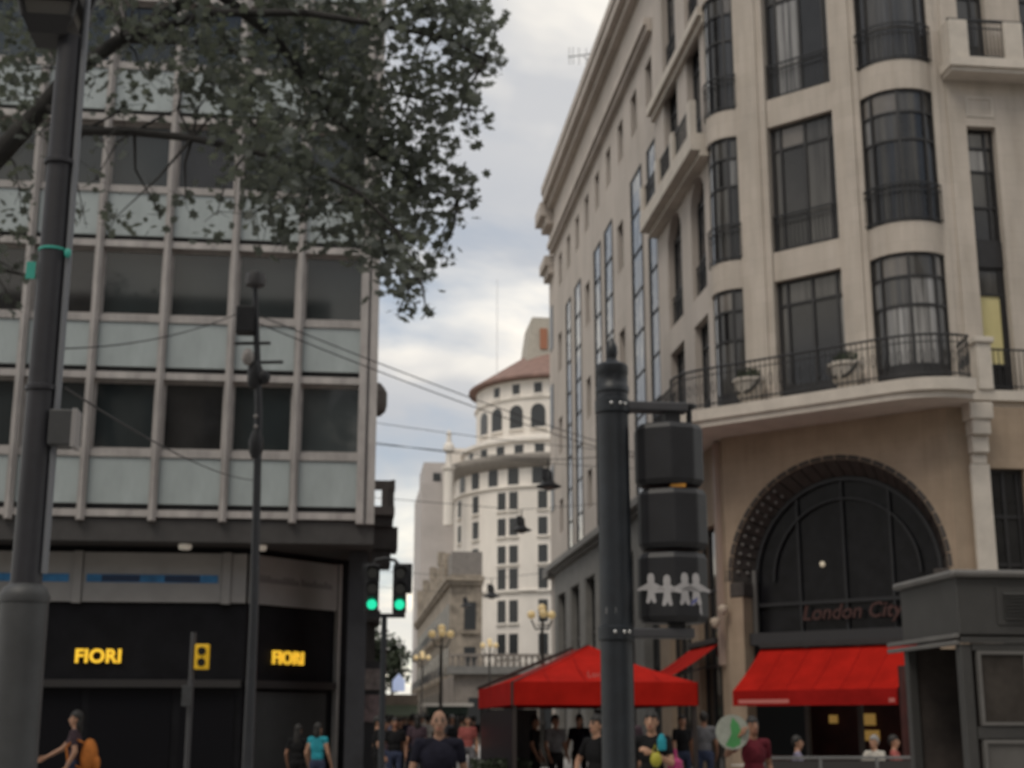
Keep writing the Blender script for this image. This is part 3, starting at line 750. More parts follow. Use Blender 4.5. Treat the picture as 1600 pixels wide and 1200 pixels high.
    window(ga, 14.303, 15.247, 2.904, 7.246, [0.5, 0.86], [0.5, 0.75], t, d=-0.2, bar=0.07, glassf=lambda i, j, a, b: GL_DARK)
    gw = MB()
    for (a, b) in ((G1[1] + 0.002, 34.9), (37.2, 38.0), (40.6, 41.95)):
        gw.fb(gs, a, b, -0.4, 0, 0.12, 8.66)
    gw.fb(gs, 34.9, 37.2, -0.4, -0.004, 6.6, 8.66).fb(gs, 38.0, 40.6, -0.4, -0.004, 6.6, 8.66)
    gw.build('street_ground_wall', STONE_D, t)
    for (a, b) in ((34.9, 37.2), (38.0, 40.6)):
        window(gs, a + 0.003, b - 0.003, 0.13, 6.596, [0.33, 0.66], [0.45, 0.75], t, d=-0.2, bar=0.08, glassf=lambda i, j, c, e: GL_DARK, name='shop_window')
    MB().fb(gs, 34.5, 34.75, 0.002, 0.12, 3.0, 8.6).build('drain_pipe', mat('drain_pipe_pink', (0.32, 0.24, 0.2), 0.6), t)
    # lamp brackets at the left foot of the arch
    for uu, zz in ((-0.02, 4.30), (-0.25, 4.0)):
        p = g.P(uu, 0.2, zz)
        MB().lathe(p, [(0.02, -0.12), (0.10, -0.06), (0.13, 0.04), (0.12, 0.10), (0.02, 0.14)], 12).build('wall_lamp', mat('wall_lamp_glass', (0.5, 0.42, 0.34), 0.4), t, smooth=True)
    MB().box(9, 22, 30.6, 42, TOP + 0.004, TOP + 0.5).build('roof_parapet', STONE, t)
    return ch
CHF = right_corner()

# urn planters on the balcony
def planter(u, label):
    c = CHF.P(u, 0.62, 9.10)
    t = thing('stone_planter', label, 'planter', c, 'stone planters on the first-floor balcony')
    MB().lathe(c, [(0.16, 0.0), (0.17, 0.06), (0.11, 0.12), (0.20, 0.24), (0.31, 0.40), (0.36, 0.58), (0.38, 0.72), (0.42, 0.74), (0.42, 0.82), (0.36, 0.83)], 22).build('bowl', TRIM, t, smooth=True)
    sw = MB()
    for s in (-1, 1):
        pts = []
        for i in range(8):
            q = i / 7
            a = math.pi * 1.25 + s * (0.15 + 1.0 * q)
            z = 0.42 + 0.36 * (q ** 2)
            rr = 0.36 + 0.05
            pts.append((c.x + rr * math.cos(a), c.y + rr * math.sin(a), c.z + z))
        sw.tube(pts, [0.045] * 8, 6)
    sw.build('garland', mat('garland_dark', (0.05, 0.045, 0.04), 0.9), t, smooth=True)
    lf = MB()
    for k in range(160):
        a = random.random() * 6.28; rr = 0.30 * math.sqrt(random.random()); z = 0.84 + random.random() * 0.30 * (1 - rr)
        p = Vector((c.x + rr * math.cos(a), c.y + rr * math.sin(a), c.z + z)); s = 0.05
        e1 = Vector((random.uniform(-1, 1), random.uniform(-1, 1), random.uniform(-0.6, 1))).normalized(); e2 = e1.cross(Vector((random.random(), random.random(), 0.3))).normalized()
        lf.add([p - e1 * s, p + e2 * s * 0.6, p + e1 * s, p - e2 * s * 0.6], [(0, 1, 2, 3)])
    lf.build('plant', LEAFD, t)
planter(0.86, 'stone bowl planter with dark plant on the balcony left of the middle window')
planter(3.45, 'stone bowl planter with dark plant on the balcony right of the middle window')

# ------------------------------------------------------------------ long building down the street
def mid_building():
    t = thing('street_front_building', 'long plain beige building with tall window strips beyond the corner building', 'building', (14, 53, 0))
    fr = Flat((9.6, 0), (0, 1), (-1, 0))
    Y0, Y1 = 42.0, 65.2
    MB().box(10.05, 22, Y0 + 0.01, Y1, 0.1, 27.5).build('core_wall', DARKGAP, t)
    tops = [42.9 + 2.52 * k for k in range(9)]
    strips = [(42.05, 43.35), (44.35, 46.15), (49.8, 51.4), (52.3, 53.8), (57.2, 58.8), (59.9, 61.3)]
    singles = [48.3, 55.6, 63.4]
    rows = [(17.75, 19.6), (13.8, 15.5), (10.1, 11.65)]
    zb, zst, ztw0, ztw1 = 8.75, 20.35, 21.9, 23.45
    wall = MB()
    # band of small top windows
    u = Y0 + 0.001
    for y in tops:
        wall.fb(fr, u, y - 0.5, -0.4, 0, ztw0, ztw1); u = y + 0.5
    wall.fb(fr, u, Y1, -0.4, 0, ztw0, ztw1)
    wall.fb(fr, Y0 + 0.001, Y1, -0.4, 0, ztw1, 27.2)
    wall.fb(fr, Y0 + 0.001, Y1, -0.4, 0, zst, ztw0)
    ev = sorted([(a, b, 's') for a, b in strips] + [(y - 0.55, y + 0.55, 'w') for y in singles])
    u = Y0 + 0.001
    for a, b, k in ev:
        if a > u: wall.fb(fr, u, a, -0.4, 0, zb, zst)
        if k == 'w':
            zz = [zb] + [z for r in sorted(rows) for z in r] + [zst]
            for i in range(0, len(zz), 2):
                wall.fb(fr, a, b, -0.4, -0.002, zz[i], zz[i + 1])
        u = b
    wall.fb(fr, u, Y1, -0.4, 0, zb, zst)
    wall.build('wall', STONE2, t)
    gs = lambda i, j, a, b: GL_STREET
    for y in tops:
        window(fr, y - 0.497, y + 0.497, ztw0 + 0.003, ztw1 - 0.003, [0.5], [], t, d=-0.25, glassf=gs)
    for a, b in strips:
        window(fr, a + 0.003, b - 0.003, zb + 0.003, zst - 0.003, [], [0.125 * k for k in range(1, 8)], t, d=0.0, bar=0.035, glassf=lambda i, j, c_, e_: GL_STRIP, name='window_strip')
    for y in singles:
        for (a, b) in rows:
            window(fr, y - 0.547, y + 0.547, a + 0.003, b - 0.003, [0.5], [], t, d=-0.25, glassf=gs)
    MB().fb(fr, Y0, Y1, 0.001, 0.22, 24.15, 24.35).fb(fr, Y0, Y1, 0.001, 0.34, 24.35, 24.62).build('cornice', STONE2, t)
    MB().fb(fr, Y0, Y1, 0.001, 0.30, 26.5, 26.8).fb(fr, Y0, Y1, 0.001, 0.55, 26.8, 27.2).fb(fr, Y0, Y1, -0.3, 0.62, 27.2, 27.6).build('roof_cornice', STONE2, t)
    # grey base
    b = MB()
    b.fb(fr, Y0 + 0.001, Y1, -0.4, 0.08, 7.3, 8.35)
    bays = [(Y0 + 0.9 + 3.8 * k) for k in range(6)]
    u = Y0 + 0.001
    for y in bays:
        b.fb(fr, u, y, -0.4, 0.08, 0.12, 7.3); u = y + 2.3
    b.fb(fr, u, Y1, -0.4, 0.08, 0.12, 7.3)
    b.build('stone_base', GREYST, t)
    for y in bays:
        window(fr, y + 0.004, y + 2.296, 0.13, 7.296, [0.33, 0.67], [0.45, 0.7], t, d=-0.25, bar=0.09, glassf=gs, name='shop_window')
    MB().fb(fr, Y0, Y1, -0.4, 0.25, 8.352, 8.5).fb(fr, Y0, Y1 + 0.1, -0.4, 0.45, 8.5, 8.748).build('base_cornice', GREYST, t)
    # next house: heavy projecting cornices
    t2 = thing('corniced_building', 'narrow beige building with two jutting dark cornices at the street end', 'building', (14, 69, 0))
    MB().box(9.62, 22, 65.25, 67.0, 0.1, 26.2).build('wall', STONE2, t2)
    MB().box(9.15, 12, 65.3, 67.2, 23.6, 24.1).box(9.35, 12, 65.32, 67.1, 23.2, 23.598).build('lower_cornice', STONE2, t2)
    MB().box(8.95, 12, 65.3, 67.3, 26.2, 26.9).box(9.25, 12, 65.32, 67.1, 25.8, 26.198).build('upper_cornice', STONE2, t2)
    for z in (19.5, 15.5, 11.5):
        MB().box(9.58, 9.63, 65.7, 66.6, z, z + 2.2).build('window', FARW, t2)
    MB().box(9.2, 9.61, 65.4, 67.05, 8.3, 8.75).build('base_cornice', GREYST, t2)
    # antenna on the long building's edge
    p = at(925, 130, 52.0)
    a = thing('roof_antenna', 'thin television antenna sticking out from the beige roof edge', 'antenna', (9.4, 52, 27.6))
    MB().tube([(9.5, 52, 27.6), (9.5, 52, 28.7)], 0.03, 6).build('mast', WIRE, a)
    MB().tube([(9.5, 52, 28.35), (8.35, 52.3, 28.25)], 0.02, 6).tube([(9.5, 52, 27.8), (8.9, 52.15, 28.28)], 0.015, 6).build('boom', WIRE, a)
    e = MB()
    for k, x in enumerate((8.4, 8.55, 8.8, 9.1)):
        e.tube([(x, 52.2, 28.26 - 0.38), (x, 52.2, 28.26 + 0.38)], 0.012, 5)
    e.build('elements', WIRE, a)
mid_building()

# ------------------------------------------------------------------ far buildings
def white_tower():
    cx, cy, RB = 31.8, 214.0, 16.0
    t = thing('round_white_tower', 'round white tower building with terracotta cone roof and rows of windows', 'building', (cx, cy, 0))
    c = (cx, cy, 0)
    MB().lathe(c, [(RB, 0), (RB, 37.9)], 96).build('wall', WHITEB, t, smooth=True)
    MB().lathe(c, [(RB + 0.1, 20.0 - 0.3), (RB + 0.45, 19.9), (RB + 0.45, 20.1), (RB + 0.1, 20.2)], 96).build('string_course', WHITEB, t, smooth=True)
    MB().lathe(c, [(RB + 0.1, 34.75), (RB + 0.35, 34.9), (RB + 0.35, 35.1), (RB + 0.1, 35.2)], 96).build('string_course', WHITEB, t, smooth=True)
    MB().lathe(c, [(RB - 0.2, 37.6), (RB + 0.5, 38.0), (RB + 1.5, 38.7), (RB + 1.7, 39.2), (RB + 1.7, 39.6), (RB - 0.3, 39.7)], 96).build('cornice', mat('tower_cornice', (0.36, 0.33, 0.3), 0.9, var=0.2), t, smooth=True)
    R2 = 14.6
    MB().lathe(c, [(R2, 39.7), (R2, 41.9), (R2 + 0.5, 42.0), (R2 + 0.5, 42.5), (R2 - 0.5, 42.9)], 96).build('drum', WHITEB, t, smooth=True)
    R3 = 12.7
    MB().lathe(c, [(R3, 42.9), (R3, 51.8)], 96).build('arcade_drum', WHITEB, t, smooth=True)
    MB().lathe(c, [(R3 + 0.1, 48.9), (R3 + 0.3, 48.95), (R3 + 0.3, 49.2), (R3 + 0.1, 49.3)], 96).build('arcade_moulding', WHITEB, t, smooth=True)
    MB().lathe(c, [(R3 + 0.2, 51.8), (R3 + 1.2, 51.95), (R3 + 1.2, 52.3), (4.5, 58.4), (0.1, 60.0)], 72).build('cone_roof', ROOF, t, smooth=True)
    MB().add([(cx - 5.6, cy - 6, 56.0), (cx + 4, cy - 6, 56.0), (cx + 4, cy + 4, 56.0), (cx - 5.6, cy + 4, 56.0), (cx - 4.6, cy - 5.6, 63.2), (cx + 3.6, cy - 5.6, 63.2), (cx + 3.6, cy + 3.6, 63.2), (cx - 4.6, cy + 3.6, 63.2)], [(0, 3, 2, 1), (4, 5, 6, 7), (0, 1, 5, 4), (1, 2, 6, 5), (2, 3, 7, 6), (3, 0, 4, 7)]).build('roof_tower', mat('tower_top', (0.42, 0.39, 0.34), 0.9, var=0.2), t)
    MB().box(cx - 3.4, cx - 2.3, cy - 6.15, cy - 5.7, 58.0, 61.3).build('orange_panel', mat('orange_panel', (0.34, 0.15, 0.09), 0.8), t)
    def radial(th, rr, w, h, z, name, m, depth=0.16, arch=False):
        a = -math.pi / 2 + R(th)
        n = Vector((math.cos(a), math.sin(a), 0)); u = Vector((-math.sin(a), math.cos(a), 0))
        fr = Flat((cx + n.x * rr, cy + n.y * rr), (u.x, u.y), (n.x, n.y))
        mb = MB()
        if arch:
            pts = [(-w / 2, z - h / 2), (w / 2, z - h / 2)] + [(w / 2 * math.cos(q), z + h / 2 - w / 2 + w / 2 * math.sin(q)) for q in [math.pi * k / 8 for k in range(9)]]
            k = len(pts)
            mb.add([fr.P(x, depth, y) for x, y in pts] + [fr.P(x, -0.3, y) for x, y in pts], [tuple(range(k)), tuple(range(2 * k - 1, k - 1, -1))] + [(i, (i + 1) % k, (i + 1) % k + k, i + k) for i in range(k)])
        else:
            mb.fb(fr, -w / 2, w / 2, -0.3, depth, z - h / 2, z + h / 2)
        o = mb.build(name, m, t)
        s = MB().fb(fr, -w / 2 - 0.2, w / 2 + 0.2, -0.2, 0.35, z - h / 2 - 0.3, z - h / 2 - 0.02).build('sill', WHITEB); s.parent = o
        return o
    for k, z in enumerate((33.0, 29.2, 25.2, 21.6, 17.1, 12.35)):
        h = 2.6 if k < 3 else 3.2
        for base in (-12.6, -35.4, 10.2):
            for s in (-1, 1):
                radial(base + s * 3.5, RB, 1.35, h, z, 'window', FARW, 0.07)
        radial(-57.6, RB, 1.35, h, z, 'window', FARW, 0.07)
        radial(-76, RB, 1.3, h, z, 'window', FARW, 0.07)
    for th in (-5, -18.5, -32, -44.5, -58, -72, 8):
        radial(th, RB, 1.7, 2.9, 36.75, 'arched_window', FARW, 0.07, True)
    for th in (-6, -18.5, -31, -43.5, -57, -72, 7):
        radial(th, R2, 1.4, 1.3, 40.85, 'window', FARW, 0.07)
    for th in (-5, -21, -37, -54, -70, 11):
        radial(th, R3, 2.2, 3.6, 46.2, 'arched_window', FARW, 0.07, True)
    for th in (-5, -21, -37, -54, 11):
        radial(th, R3, 1.2, 1.6, 50.4, 'window', FARW, 0.07)
    # the tower's corner turret
    q = at(701, 740, 206)
    MB().lathe((q.x, q.y, 36.0), [(0.75, -6), (0.75, 2.2), (1.0, 2.4), (1.0, 2.8), (0.5, 2.9), (0.42, 5.0), (0.8, 5.1), (0.9, 5.6), (0.7, 6.2), (0.38, 6.5), (0.32, 7.6), (0.45, 7.7), (0.2, 8.2), (0.02, 8.5)], 16).build('turret', WHITEB, t, smooth=True)
white_tower()

def far_blocks():
    t = thing('grey_slab_building', 'plain grey slab building left of the round white tower', 'building', (14, 225, 0))
    z1 = at(680, 755, 218).z
    xa, xb = at(656, 900, 218).x, at(716, 900, 218).x
    MB().box(xa, xb + 3, 218, 240, 0, z1).build('wall', GREYB, t)
    z2 = at(680, 742, 219).z
    MB().box(xa + 0.4, xa + 4.2, 219, 232, z1 + 0.01, z2 + 2.0).build('roof_block', GREYB, t)
    MB().box(xa + 1.9, xa + 3.1, 218.9, 218.99, z1 + 0.5, z1 + 1.8).build('roof_window', FARW, t)
    MB().box(xb - 1.5, xb + 2, 217.0, 217.99, z1 - 3, z1 + 5.5).build('stair_block', WHITEB, t)
    t = thing('ornate_stone_building', 'ornate ochre stone building with stepped roofline before the white tower', 'building', (13, 160, 0))
    MB().box(9.6, 12.6, 134, 200, 0, 15.4).build('wall', OLDST, t)
    xr = at(722, 1000, 134).x
    fr = Flat((9.6, 0), (0, 1), (-1, 0)); ff = Flat((0, 134), (1, 0), (0, -1))
    MB().fb(fr, 133.6, 200, 0.0, 0.3, 14.4, 14.8).fb(fr, 133.4, 200, 0.0, 0.5, 14.8, 15.2).build('cornice', OLDST, t)
    MB().fb(ff, 9.3, 12.7, 0.0, 0.3, 14.4, 14.8).fb(ff, 9.1, 12.8, 0.0, 0.5, 14.8, 15.2).build('cornice', OLDST, t)
    MB().prism([(9.7, 134.1), (12.6, 134.1), (12.6, 142), (9.7, 142)], 15.41, 17.6).build('attic', mat('slate_grey', (0.22, 0.20, 0.185), 0.8, var=0.2), t)
    for k in range(8):
        y = 140 + k * 7.5
        MB().fb(fr, y, y + 2.6, -0.5, 0.25, 15.42, 17.0 + (k % 2) * 0.9).fb(fr, y + 0.6, y + 2.0, -0.4, 0.35, 17.0 + (k % 2) * 0.9, 18.2 + (k % 2)).build('roof_dormer', OLDST, t)
    for z in (2.0, 6.0, 10.2):
        MB().fb(ff, 10.9, 12.0, 0.01, 0.08, z, z + 2.6).build('window', FARW, t)
        MB().fb(ff, 10.6, 12.3, 0.0, 0.3, z - 0.4, z - 0.05).build('window_sill', OLDST, t)
        for k in range(14):
            y = 136.5 + k * 4.4
            MB().fb(fr, y, y + 1.5, 0.01, 0.08, z, z + 2.6).build('window', FARW, t)
            MB().fb(fr, y - 0.3, y + 1.8, 0.02, 0.9, z - 0.5, z - 0.1).build('balcony', OLDST, t)
            MB().fb(fr, y - 0.3, y + 1.8, 0.80, 0.86, z - 0.1, z + 0.8).build('balcony_railing', IRON, t)
    # lower terraces across the far crossing
    t = thing('terrace_building', 'low stone building with balustrade roof at the foot of the white tower', 'building', (22, 110, 0))
    zt = at(780, 1036, 104).z
    MB().box(at(712, 1060, 104).x, 40, 104, 118, 0, zt - 0.8).build('wall', mat('terrace_stone', (0.25, 0.22, 0.195), 0.9, var=0.3, vscale=0.7), t)
    x0 = at(700, 1060, 104).x
    MB().box(x0, 40, 103.4, 106, zt - 0.8, zt - 0.25).build('cornice', GREYST, t)
    MB().box(x0, 40, 103.6, 103.9, zt + 0.45, zt + 0.65).build('balustrade_rail', MATS['terrace_stone'], t)
    bal = MB().lathe((0, 0, 0), [(0.12, 0), (0.16, 0.15), (0.07, 0.4), (0.12, 0.68)], 8).mesh('baluster', True)
    for k in range(34):
        piece('baluster', bal, MATS['terrace_stone'], t, (x0 + 0.3 + k * 0.45, 103.75, zt - 0.24))
    for k in range(5):
        MB().box(x0 + 1.5 + k * 2.6, x0 + 2.9 + k * 2.6, 103.93, 103.99, 0.6, 3.4).build('window', FARW, t)
    # distant house closing the street on the left side
    t = thing('distant_house', 'hazy distant house closing the left side of the street', 'building', (3, 150, 0))
    MB().box(-20, 0.35, 62, 300, 0.1, 9.0).build('wall', OLDST, t)
    MB().box(-20, 0.9, 62.2, 64, 5.2, 5.6).build('cornice', OLDST, t)
far_blocks()

# ------------------------------------------------------------------ near street furniture
def left_lamp():
    x, y = -1.545, 7.0
    t = thing('lamp_post', 'dark near lamp post with a boxy lantern along the left edge', 'lamp post', (x, y, 0.125))
    MB().lathe((x, y, 0.125), [(0.20, 0), (0.20, 0.10), (0.14, 0.16), (0.122, 0.3), (0.112, 2.02), (0.108, 2.08), (0.075, 2.12)], 24).build('base_shaft', POLE_G, t, smooth=True)
    MB().lathe((x, y, 2.16), [(0.115, 0), (0.12, 0.03), (0.10, 0.07), (0.074, 0.09)], 24).build('collar', POLE_G, t, smooth=True)
    MB().lathe((x, y, 2.24), [(0.074, 0), (0.068, 1.2), (0.062, 2.88)], 20).build('shaft', POLE_B, t, smooth=True)
    MB().tube([(x + 0.085, y - 0.02, 2.3), (x + 0.083, y - 0.02, 4.2), (x + 0.077, y - 0.02, 5.6)], 0.017, 10).build('conduit', mat('conduit_grey', (0.17, 0.18, 0.20), 0.45), t, smooth=True)
    for z in (3.2, 4.4):
        MB().lathe((x, y, z), [(0.074, 0), (0.08, 0.005), (0.08, 0.025), (0.074, 0.03)], 20).build('band', POLE_B, t, smooth=True)
    # lantern: tapered, wider at the top, glass sides
    z0 = 5.10
    l = MB()
    def ring(w, z): return [(x - w - 0.10, y - w, z), (x + w - 0.10, y - w, z), (x + w - 0.10, y + w, z), (x - w - 0.10, y + w, z)]
    a, b = ring(0.12, z0 + 0.08), ring(0.205, z0 + 0.50)
    l.add(ring(0.09, z0) + ring(0.13, z0 + 0.09), [(3, 2, 1, 0), (4, 5, 6, 7), (0, 1, 5, 4), (1, 2, 6, 5), (2, 3, 7, 6), (3, 0, 4, 7)])
    for k in range(4):
        l.tube([a[k], b[k]], 0.016, 6)
    l.add(ring(0.235, z0 + 0.50) + ring(0.235, z0 + 0.56), [(3, 2, 1, 0), (4, 5, 6, 7), (0, 1, 5, 4), (1, 2, 6, 5), (2, 3, 7, 6), (3, 0, 4, 7)])
    l.add(ring(0.2, z0 + 0.562) + ring(0.05, z0 + 0.80), [(3, 2, 1, 0), (4, 5, 6, 7), (0, 1, 5, 4), (1, 2, 6, 5), (2, 3, 7, 6), (3, 0, 4, 7)])
    l.add(ring(0.165, z0 + 0.17) + ring(0.17, z0 + 0.20), [(3, 2, 1, 0), (4, 5, 6, 7), (0, 1, 5, 4), (1, 2, 6, 5), (2, 3, 7, 6), (3, 0, 4, 7)])
    lo = l.build('lantern', mat('lantern_black', (0.02, 0.02, 0.022), 0.5), t)
    gp = mat('lantern_glass', (0.14, 0.135, 0.125), 0.25)
    a, b = ring(0.112, z0 + 0.095), ring(0.195, z0 + 0.498)
    for k in range(4):
        k2 = (k + 1) % 4
        p = MB().add([a[k], a[k2], b[k2], b[k]], [(0, 1, 2, 3)]).build('glass_pane', gp); p.parent = lo; p.matrix_parent_inverse = Matrix.Identity(4)
    MB().box(x + 0.06, x + 0.19, y - 0.075, y + 0.05, 2.92, 3.10).build('junction_box', POLE_G, t, bevel=0.008)
    MB().box(x + 0.17, x + 0.193, y - 0.079, y + 0.052, 2.915, 3.105).build('box_edge', mat('box_edge_pale', (0.28, 0.27, 0.27), 0.5), t)
    tp = MB().lathe((x, y, 3.93), [(0.0705, 0), (0.072, 0.002), (0.072, 0.012), (0.0705, 0.014)], 20)
    tp.ball((x + 0.085, y - 0.055, 3.91), (0.018, 0.012, 0.026), 8, 6).box(x - 0.075 - 0.045, x - 0.074, y - 0.02, y - 0.015, 3.78, 3.87)
    tp.build('teal_tape', TEAL, t)
left_lamp()

def signal_pole():
    x, y = 1.715, 9.0
    t = thing('signal_pole', 'thick dark signal pole with acorn finial carrying a signal seen from behind', 'signal pole', (x, y, 0.125))
    MB().lathe((x, y, 0.125), [(0.17, 0), (0.17, 0.25), (0.13, 0.35), (0.107, 0.5), (0.104, 3.62)], 28).build('shaft', POLE_D, t, smooth=True)
    MB().lathe((x, y, 3.74), [(0.103, 0), (0.112, 0.01), (0.112, 0.045), (0.104, 0.055), (0.104, 0.13), (0.108, 0.135), (0.108, 0.19), (0.095, 0.205), (0.05, 0.22), (0.03, 0.25)], 28).build('cap', POLE_D, t, smooth=True)
    MB().lathe((x, y, 3.97), [(0.022, 0), (0.034, 0.02), (0.042, 0.06), (0.038, 0.10), (0.02, 0.14), (0.004, 0.165)], 16).build('finial', POLE_D, t, smooth=True)
    for z in (3.60, 2.11):
        MB().lathe((x, y, z), [(0.1045, 0), (0.118, 0.01), (0.118, 0.09), (0.1045, 0.1)], 28).build('clamp', POLE_D, t, smooth=True)
        arm = MB().box(x + 0.08, x + 0.50, y - 0.07, y + 0.05, z + 0.02, z + 0.085)
        arm.build('bracket_arm', mat('bracket_grey', (0.05, 0.05, 0.056), 0.5, var=0.2), t, bevel=0.012)
        for k, dxx in enumerate((-0.03, 0.03, 0.065)):
            yy = y - math.sqrt(max(0, 0.118 ** 2 - dxx ** 2))
            MB().ball((x + dxx, yy - 0.004, z + 0.055), 0.013, 10, 8).build('bolt', mat('bolt_zinc', (0.55, 0.55, 0.55), 0.25, metal=0.8), t, smooth=True)
    MB().add([(x - 0.08, y - 0.0705, 2.28), (x - 0.02, y - 0.1045, 2.28), (x - 0.02, y - 0.1045, 2.32), (x - 0.08, y - 0.0705, 2.32)], [(0, 1, 2, 3)]).build('sticker', mat('sticker_grey', (0.2, 0.2, 0.2), 0.6), t)
    # three signal sections seen from behind
    h = thing('traffic_signal', 'black three-section traffic signal seen from behind with white paper-chain figures', 'traffic signal', (x + 0.40, y + 0.1, 2.2))
    cx, cy = 2.115, 9.0
    plan = [(-0.225, 0.12), (-0.225, 0.02), (-0.19, -0.045), (-0.035, -0.135), (0.13, -0.10), (0.215, -0.02), (0.215, 0.12), (0.16, 0.2), (-0.17, 0.2)]
    for k, (z0, z1) in enumerate(((3.125, 3.545), (2.705, 3.105), (2.23, 2.685))):
        sh = [( -0.01, 0.0), (0.004, 0.0), (-0.006, 0.0)][k]
        P_ = [(cx + sh[0] + a, cy + b) for a, b in plan]
        Pi = [(cx + sh[0] + a * 0.9, cy + 0.03 + (b - 0.03) * 0.86) for a, b in plan]
        n = len(P_)
        mb = MB()
        rings = [(Pi, z0), (P_, z0 + 0.04), (P_, z1 - 0.04), (Pi, z1)]
        vs = [(p[0], p[1], z) for r, z in rings for p in r]
        fs = [tuple(range(n - 1, -1, -1)), tuple(range(3 * n, 4 * n))]
        for i in range(3):
            fs += [(i * n + q, i * n + (q + 1) % n, (i + 1) * n + (q + 1) % n, (i + 1) * n + q) for q in range(n)]
        mb.add(vs, fs)
        s = mb.build('section', SIGB, h, bevel=0.012)
        vz = (z0 + z1) / 2
        vis = MB(); vis.tube([(cx, cy + 0.2, vz), (cx, cy + 0.42, vz)], 0.15, 16, False); v = vis.build('visor', SIGB, h, smooth=True)
        MB().tube([(cx, cy + 0.2, vz), (cx, cy + 0.21, vz)], 0.14, 16).build('lens', LENS_OFF, h)
    MB().box(cx - 0.04, cx + 0.06, cy - 0.10, cy - 0.02, 3.105, 3.13).build('amber_gasket', mat('amber_plastic', (0.55, 0.25, 0.03), 0.5), h)
    MB().box(cx - 0.05, cx + 0.05, cy - 0.02, cy + 0.06, 2.15, 2.232).box(cx - 0.05, cx + 0.05, cy - 0.04, cy + 0.06, 3.544, 3.64).build('hinge_bracket', SIGB, h)
    MB().lathe((cx + 0.12, cy, 3.56), [(0.02, 0), (0.02, 0.09), (0.05, 0.10), (0.05, 0.12), (0.02, 0.13)], 12).build('cable_gland', SIGB, h, smooth=True)
    # paper-chain figures stuck on the lowest section, hand in hand over its two faces
    sh = -0.006
    fL = Flat((cx + sh - 0.19, cy - 0.045), (0.155, -0.09), (-0.09, -0.155)); fR = Flat((cx + sh - 0.035, cy - 0.135), (0.165, 0.035), (0.035, -0.165)); fQ = Flat((cx + sh + 0.13, cy - 0.10), (0.085, 0.08), (0.08, -0.085))
    def figure(fr, u, z, s, mirror=1):
        out = [(-0.10, 0.30), (-0.16, 0.29), (-0.20, 0.36), (-0.13, 0.40), (-0.34, 0.43), (-0.52, 0.40), (-0.55, 0.48), (-0.30, 0.58), (-0.15, 0.66), (-0.17, 0.80), (-0.13, 0.93), (0, 0.98), (0.13, 0.93), (0.17, 0.80), (0.15, 0.66), (0.30, 0.58), (0.55, 0.46), (0.52, 0.38), (0.34, 0.42), (0.15, 0.42), (0.17, 0.30), (0.24, 0.06), (0.20, 0.0), (0.08, 0.02), (0.0, 0.14), (-0.08, 0.02), (-0.20, 0.0), (-0.24, 0.06)]
        out = [p for k, p in enumerate(out) if k not in (1, 2, 3)]
        out[0] = (-0.17, 0.30); out.insert(1, (-0.15, 0.42))
        vs = [fr.P(u + mirror * a * s * (0.72 if abs(a) < 0.26 else 0.86), 0.002, z + b * s) for a, b in out]
        return MB().add(vs, [tuple(range(len(vs)))])
    for k, (fr, u, z, s) in enumerate(((fL, 0.020, 2.35, 0.20), (fL, 0.128, 2.33, 0.205), (fR, 0.070, 2.335, 0.215), (fR, 0.150, 2.335, 0.215))):
        figure(fr, u, z, s).build('paper_figure', WHITE, h)
    MB().add([fR.P(0.105, 0.003, 2.33), fR.P(0.15, 0.003, 2.36), fR.P(0.165, 0.003, 2.39), fR.P(0.12, 0.003, 2.37)], [(0, 1, 2, 3)]).build('blue_sticker', STBLUE, h)
    MB().add([fQ.P(0.0, 0.003, 2.29), fQ.P(0.03, 0.003, 2.27), fQ.P(0.02, 0.003, 2.36), fQ.P(0.0, 0.003, 2.375)], [(0, 1, 2, 3)]).build('torn_sticker', WHITE, h)
signal_pole()

